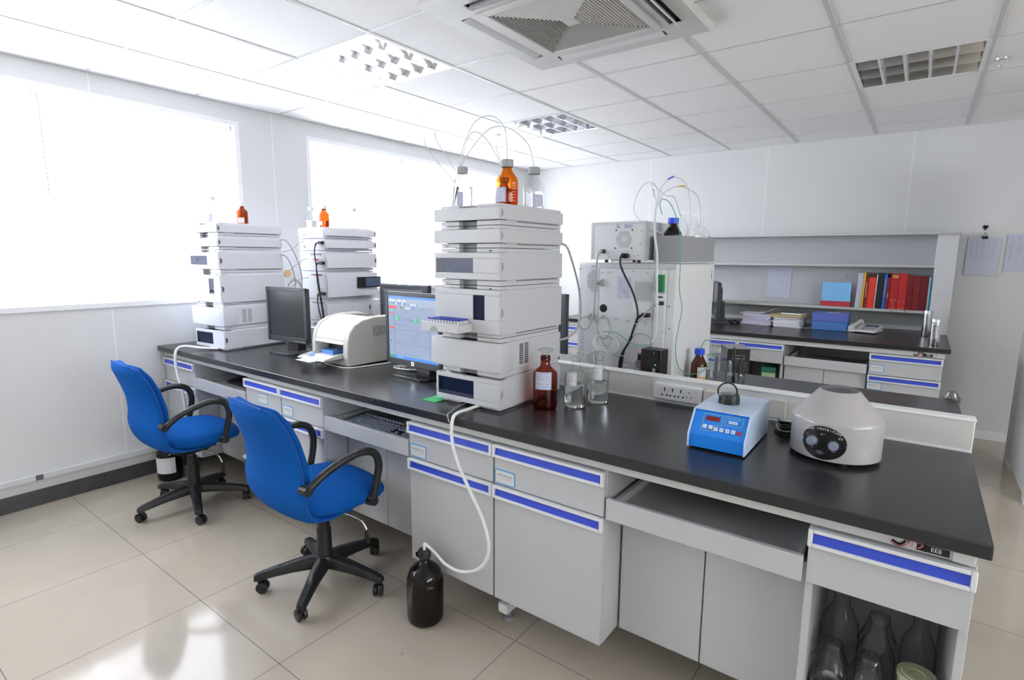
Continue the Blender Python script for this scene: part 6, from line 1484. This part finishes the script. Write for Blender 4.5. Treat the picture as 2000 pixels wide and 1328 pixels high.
# cables behind the window wall stack and on the back-turned stack
G2 = 'grey cables between the two stacks by the window'
for k, (p, l) in enumerate((
 ([(0.565, 0.585, 1.56), (0.59, 0.62, 1.55), (0.615, 0.66, 1.46), (0.625, 0.69, 1.35), (0.625, 0.69, 1.22), (0.60, 0.66, 1.17)], 'grey cable bowing out highest behind the window wall stack'),
 ([(0.565, 0.585, 1.46), (0.585, 0.61, 1.45), (0.60, 0.64, 1.38), (0.60, 0.66, 1.27), (0.585, 0.64, 1.20)], 'second grey cable bowing out behind the window wall stack'),
 ([(0.572, 0.60, 1.48), (0.52, 0.70, 1.50), (0.46, 0.80, 1.55), (0.44, 0.845, 1.555)], 'thin grey cable running across to the upper socket of the back-turned stack'),
 ([(0.575, 0.60, 1.33), (0.50, 0.72, 1.38), (0.45, 0.82, 1.425), (0.47, 0.844, 1.43)], 'thin grey cable running to the detector of the back-turned stack'),
 ([(0.575, 0.60, 1.22), (0.50, 0.72, 1.26), (0.45, 0.80, 1.29), (0.48, 0.842, 1.30)], 'thin grey cable running to the sampler of the back-turned stack'))):
    cable('signal_cable', l, p, 0.0035 if k < 2 else 0.0022, 'cable_g', 'cable', G2)
cable('coiled_cable', 'loop of grey cable beside the window wall stack', [(0.575, 0.62, 1.26), (0.59, 0.66, 1.29), (0.60, 0.70, 1.26), (0.59, 0.69, 1.20), (0.575, 0.64, 1.20), (0.57, 0.62, 1.24), (0.59, 0.66, 1.30), (0.61, 0.70, 1.24)], 0.003, 'cable_g')
for zz, l in ((1.545, 'upper'), (1.405, 'middle'), (1.19, 'lower')):
    t = thing('mains_plug', '%s black mains plug in the back-turned stack' % l, 'plug', (0.655, 0.848, zz), 0, 'black plugs in the back-turned stack')
    MB().box(-0.022, -0.022, -0.010, 0.020, 0.0, 0.012).build('body', M['bplast'], t, bevel=0.003)
    MB().tube([(-0.02, -0.014, 0), (-0.045, -0.020, -0.004), (-0.055, -0.02, -0.02)], 0.0055, n=8).build('strain_relief', M['bplast'], t, smooth=True)
for k, p in enumerate(([(0.600, 0.828, 1.530), (0.590, 0.826, 1.48), (0.600, 0.826, 1.40), (0.625, 0.826, 1.25), (0.665, 0.826, 1.05), (0.67, 0.826, 0.95)], [(0.600, 0.828, 1.385), (0.603, 0.826, 1.34), (0.612, 0.826, 1.25), (0.65, 0.826, 1.08), (0.66, 0.826, 0.95)], [(0.602, 0.828, 1.17), (0.60, 0.826, 1.13), (0.62, 0.826, 1.05), (0.65, 0.826, 0.98), (0.66, 0.826, 0.93)])):
    cable('mains_cable', 'black power cord hanging down the %s of the back-turned stack' % ['full height', 'lower half', 'bottom part'][k], p, 0.004, 'cable_b', 'cable', 'black power cords of the back-turned stack')
for zz, l in ((1.425, 'upper'), (1.315, 'lower')):
    t = tag(MB().box(0.56, 0.833, zz, 0.60, 0.846, zz+0.009).build('red_connector', cmat('connector_red', (0.65,0.05,0.10))), '%s small red connector on the back-turned stack' % l, 'connector', 'red connectors')
# behind the monitors: cable bundle on the worktop
for k in range(4):
    cable('monitor_cable', 'pale cable of the bundle behind the lit monitor stand', [(1.93+0.01*k, 0.47, HT+0.10), (1.92+0.008*k, 0.50, HT+0.04), (1.90-0.02*k, 0.48-0.015*k, HT+0.008+0.004*k), (1.96, 0.44-0.01*k, HT+0.018+0.002*k), (2.03+0.01*k, 0.50, HT+0.02), (2.02, 0.58, HT+0.01)], 0.0035, 'cable_w', 'cable', 'pale cables behind the lit monitor')
for k in range(2):
    cable('monitor_cable', 'cable on the worktop behind the dark monitor', [(0.98, 0.47, HT+0.06), (1.02, 0.50, HT+0.012), (1.10+0.02*k, 0.50+0.03*k, HT+0.006), (1.18, 0.56+0.04*k, HT+0.006)], 0.0035, 'cable_g' if k else 'cable_b', 'cable', 'cables behind the dark monitor')
cable('mains_cable', 'white cord curving round the base of the laser printer', [(1.40, 0.318, HT+0.004), (1.52, 0.300, HT+0.004), (1.60, 0.302, HT+0.004), (1.635, 0.33, HT+0.004), (1.655, 0.42, HT+0.004), (1.68, 0.55, HT+0.004), (1.66, 0.64, HT+0.004)], 0.004, 'cable_w')
# centrifuge / device cords on the worktop
for k, (r, m_) in enumerate(((0.004, 'cable_b'), (0.004, 'cable_b'), (0.0035, 'cable_w'), (0.004, 'cable_b'), (0.004, 'cable_b'))):
    y = 0.56+0.012*k; a = 0.012*k
    cable('mains_cable', '%s cord heaped between the blue device and the centrifuge' % ('white' if m_ == 'cable_w' else 'black'), [(3.80, 0.60+a*0.5, HT+0.008+k*0.006), (3.74, 0.635-a, HT+0.006+k*0.007), (3.685, 0.62-a*0.6, HT+0.006+k*0.006), (3.672, 0.575+a, HT+0.006+k*0.005), (3.70, 0.54-a*0.4, HT+0.005+k*0.006), (3.745, 0.545+a*0.3, HT+0.005+k*0.006), (3.775, 0.58, HT+0.012+k*0.006)], r, m_, 'cable', 'black cords heaped beside the centrifuge' if m_ == 'cable_b' else None)
# large instrument wiring (back plane at y = 0.945)
P = lambda x, z, d=0.0: (x, 0.925-d, z)
cable('mains_cable', 'black mains cable from the upper box down the back of the large instrument', [(2.905, 0.912, 1.478), (2.897, 0.905, 1.455), (2.90, 0.905, 1.42), (2.925, 0.905, 1.37), (2.965, 0.905, 1.30), (2.992, 0.905, 1.22), (2.990, 0.905, 1.16), (2.965, 0.905, 1.08), (2.935, 0.90, 1.02), (2.925, 0.90, 0.94), (2.930, 0.90, 0.885)], 0.005, 'cable_b')
t = thing('mains_lead', 'short black lead and plug joining the mains cable bundle', 'cable', (0, 0, 0))
MB().box(3.010, 0.905, 1.185, 3.045, 0.935, 1.205).build('plug', M['bplast'], t, bevel=0.003)
MB().tube([(3.012, 0.915, 1.195), (2.995, 0.905, 1.180), (2.984, 0.905, 1.150), (2.958, 0.905, 1.07), (2.925, 0.895, 1.00), (2.915, 0.895, 0.93), (2.920, 0.895, 0.885)], 0.006, n=9).build('lead', M['cable_b'], t, smooth=True)
tag(MB().tube([(2.980, 0.897, 1.155), (2.995, 0.897, 1.153)], 0.0018, n=6, sub=1).tube([(2.918, 0.885, 1.000), (2.94, 0.885, 0.997)], 0.0018, n=6, sub=1).tube([(2.912, 0.885, 0.925), (2.935, 0.885, 0.93)], 0.0018, n=6, sub=1).build('cable_ties', M['rail']), 'white cable ties round the black mains bundle', 'cable tie')
cable('signal_cable', 'grey cable dropping from the upper box and looping to the side plug of the instrument', [(2.796, 0.92, 1.490), (2.780, 0.905, 1.47), (2.772, 0.905, 1.40), (2.770, 0.905, 1.30), (2.765, 0.905, 1.20), (2.745, 0.90, 1.125), (2.712, 0.90, 1.105), (2.690, 0.90, 1.125), (2.697, 0.90, 1.155), (2.718, 0.915, 1.168)], 0.0045, 'cable_g')
cable('signal_cable', 'grey cable from the upper serial plug, coiled twice on the instrument back', [(2.774, 0.925, 1.335), (2.770, 0.91, 1.32), (2.770, 0.905, 1.20), (2.785, 0.905, 1.14), (2.800, 0.90, 1.085), (2.835, 0.90, 1.072), (2.858, 0.90, 1.11), (2.852, 0.90, 1.155), (2.825, 0.90, 1.18), (2.798, 0.90, 1.16), (2.792, 0.897, 1.11), (2.812, 0.897, 1.07), (2.845, 0.897, 1.075), (2.860, 0.897, 1.12), (2.84, 0.897, 1.172)], 0.0038, 'cable_g')
cable('signal_cable', 'thin grey cable slanting from the coil down to the black power box', [(2.795, 0.905, 1.10), (2.83, 0.905, 1.04), (2.90, 0.905, 0.985), (2.98, 0.90, 0.955), (3.03, 0.86, 0.97)], 0.0028, 'cable_g')
cable('network_cable', 'grey network cable with a loop above the black power box', [(3.090, 0.925, 1.252), (3.06, 0.905, 1.232), (3.01, 0.90, 1.175), (2.985, 0.90, 1.12), (2.982, 0.90, 1.06), (3.005, 0.90, 1.02), (3.045, 0.90, 1.02), (3.068, 0.90, 1.055), (3.060, 0.90, 1.095), (3.02, 0.90, 1.11), (2.975, 0.90, 1.10)], 0.0032, 'cable_g')
cable('thin_cable', 'thin pale cable running under the black power box plug', [(2.870, 0.90, 0.885), (2.92, 0.895, 0.925), (2.98, 0.88, 0.955), (3.035, 0.85, 0.950)], 0.0028, 'cable_g')
cable('solvent_tube', 'bundle of clear tubing hanging from the solvent bottles down the instrument back', [(3.045, 0.95, 1.70), (3.040, 0.945, 1.64), (3.052, 0.925, 1.56), (3.070, 0.915, 1.48), (3.078, 0.905, 1.40), (3.082, 0.905, 1.30), (3.088, 0.905, 1.18), (3.08, 0.905, 1.10), (3.05, 0.905, 1.06), (3.00, 0.905, 1.05)], 0.0055, 'tube_c', 'tube')
cable('green_tube', 'thin green tube snaking across the back of the large instrument', [(3.05, 0.90, 1.062), (3.00, 0.90, 1.055), (2.96, 0.90, 1.065), (2.90, 0.90, 1.10), (2.85, 0.90, 1.105), (2.82, 0.90, 1.10)], 0.0022, 'tube_gn', 'tube')
b = MB()
for k in range(5):
    rx, rz, cx, cz = 0.045+0.006*k, 0.032+0.004*k, 2.825+0.004*k, 1.055-0.003*k
    b.tube([(cx+rx*cos(a), 0.905-0.003*k, cz+rz*sin(a)) for a in [2*pi*j/16 for j in range(16)]], 0.0022, n=6, sub=3, closed=True)
b.tube([(2.80, 0.905, 1.085), (2.778, 0.905, 1.05), (2.772, 0.905, 0.98), (2.782, 0.905, 0.92)], 0.003, n=6)
tag(b.build('coiled_tubing', M['tube_c'], smooth=True), 'coil of clear tubing hanging on a hook at the left of the instrument back', 'tube')
cable('green_tube', 'long thin green tube falling from the top bottles to the amber bottle', [(3.052, 1.00, 1.655), (3.045, 0.985, 1.70), (3.06, 0.98, 1.722), (3.10, 0.965, 1.70), (3.14, 0.95, 1.63), (3.165, 0.935, 1.55), (3.172, 0.935, 1.45), (3.174, 0.935, 1.32), (3.188, 0.94, 1.24), (3.178, 0.94, 1.15), (3.168, 0.94, 1.06), (3.172, 0.97, 0.97), (3.185, 1.03, 0.925), (3.225, 1.06, 0.920), (3.265, 1.09, 0.945), (3.285, 1.12, 1.00), (3.275, 1.13, 1.06), (3.245, 1.125, 1.075), (3.225, 1.12, 1.03)], 0.0019, 'tube_gn', 'tube')
G3 = 'clear tubes arching above the large instrument'
for k, (p, l) in enumerate((
 ([(3.045, 0.95, 1.68), (3.04, 0.97, 1.75), (3.00, 1.0, 1.80), (2.95, 1.0, 1.79), (2.92, 0.99, 1.72), (2.93, 0.97, 1.66), (3.00, 0.96, 1.60), (3.05, 1.02, 1.57)], 'leftmost clear tube loop above the large instrument'),
 ([(3.047, 0.95, 1.68), (3.045, 1.0, 1.78), (3.07, 1.1, 1.83), (3.09, 1.2, 1.80), (3.09, 1.26, 1.70), (3.09, 1.26, 1.62)], 'highest clear tube arch, marked blue, above the large instrument'),
 ([(3.047, 0.95, 1.68), (3.055, 1.0, 1.75), (3.09, 1.12, 1.79), (3.115, 1.28, 1.76), (3.115, 1.34, 1.68), (3.115, 1.34, 1.60)], 'clear tube arch marked orange above the large instrument'),
 ([(3.047, 0.95, 1.69), (3.02, 0.96, 1.76), (3.01, 0.97, 1.79), (3.06, 1.02, 1.74), (3.06, 1.12, 1.74), (3.055, 1.235, 1.66)], 'low clear tube over the blue capped bottle'))):
    cable('solvent_tube', l, p, 0.0020, 'tube_c', 'tube', G3)
for (p0, p1, m_, l) in (((3.06, 1.03, 1.815), (3.070, 1.075, 1.832), 'capblue', 'blue sleeve on a tube above the large instrument'), ((3.085, 1.10, 1.788), (3.098, 1.15, 1.795), 'orange', 'orange sleeve on a tube above the large instrument'), ((3.020, 0.962, 1.765), (3.026, 0.96, 1.735), 'greenplug', 'green sleeve on a tube above the large instrument')):
    tag(MB().cyl(p0, p1, 0.0030, n=8).build('tube_sleeve', M[m_], smooth=True), l, 'tube marker')
tag(MB().cyl((0.0, 0.965, 1.315), (0.014, 0.965, 1.315), 0.028, n=24).build('wooden_disc', cmat('tan_disc', (0.70,0.42,0.18))), 'tan round disc on the wall behind the window wall stack', 'disc')
# floor drain plug mark
tag(MB().cyl((2.62, -0.24, 0.0002), (2.62, -0.24, 0.0025), 0.006, n=16).build('floor_stud', M['tab'], smooth=False), 'small round metal stud in the floor in front of the black jug', 'stud')
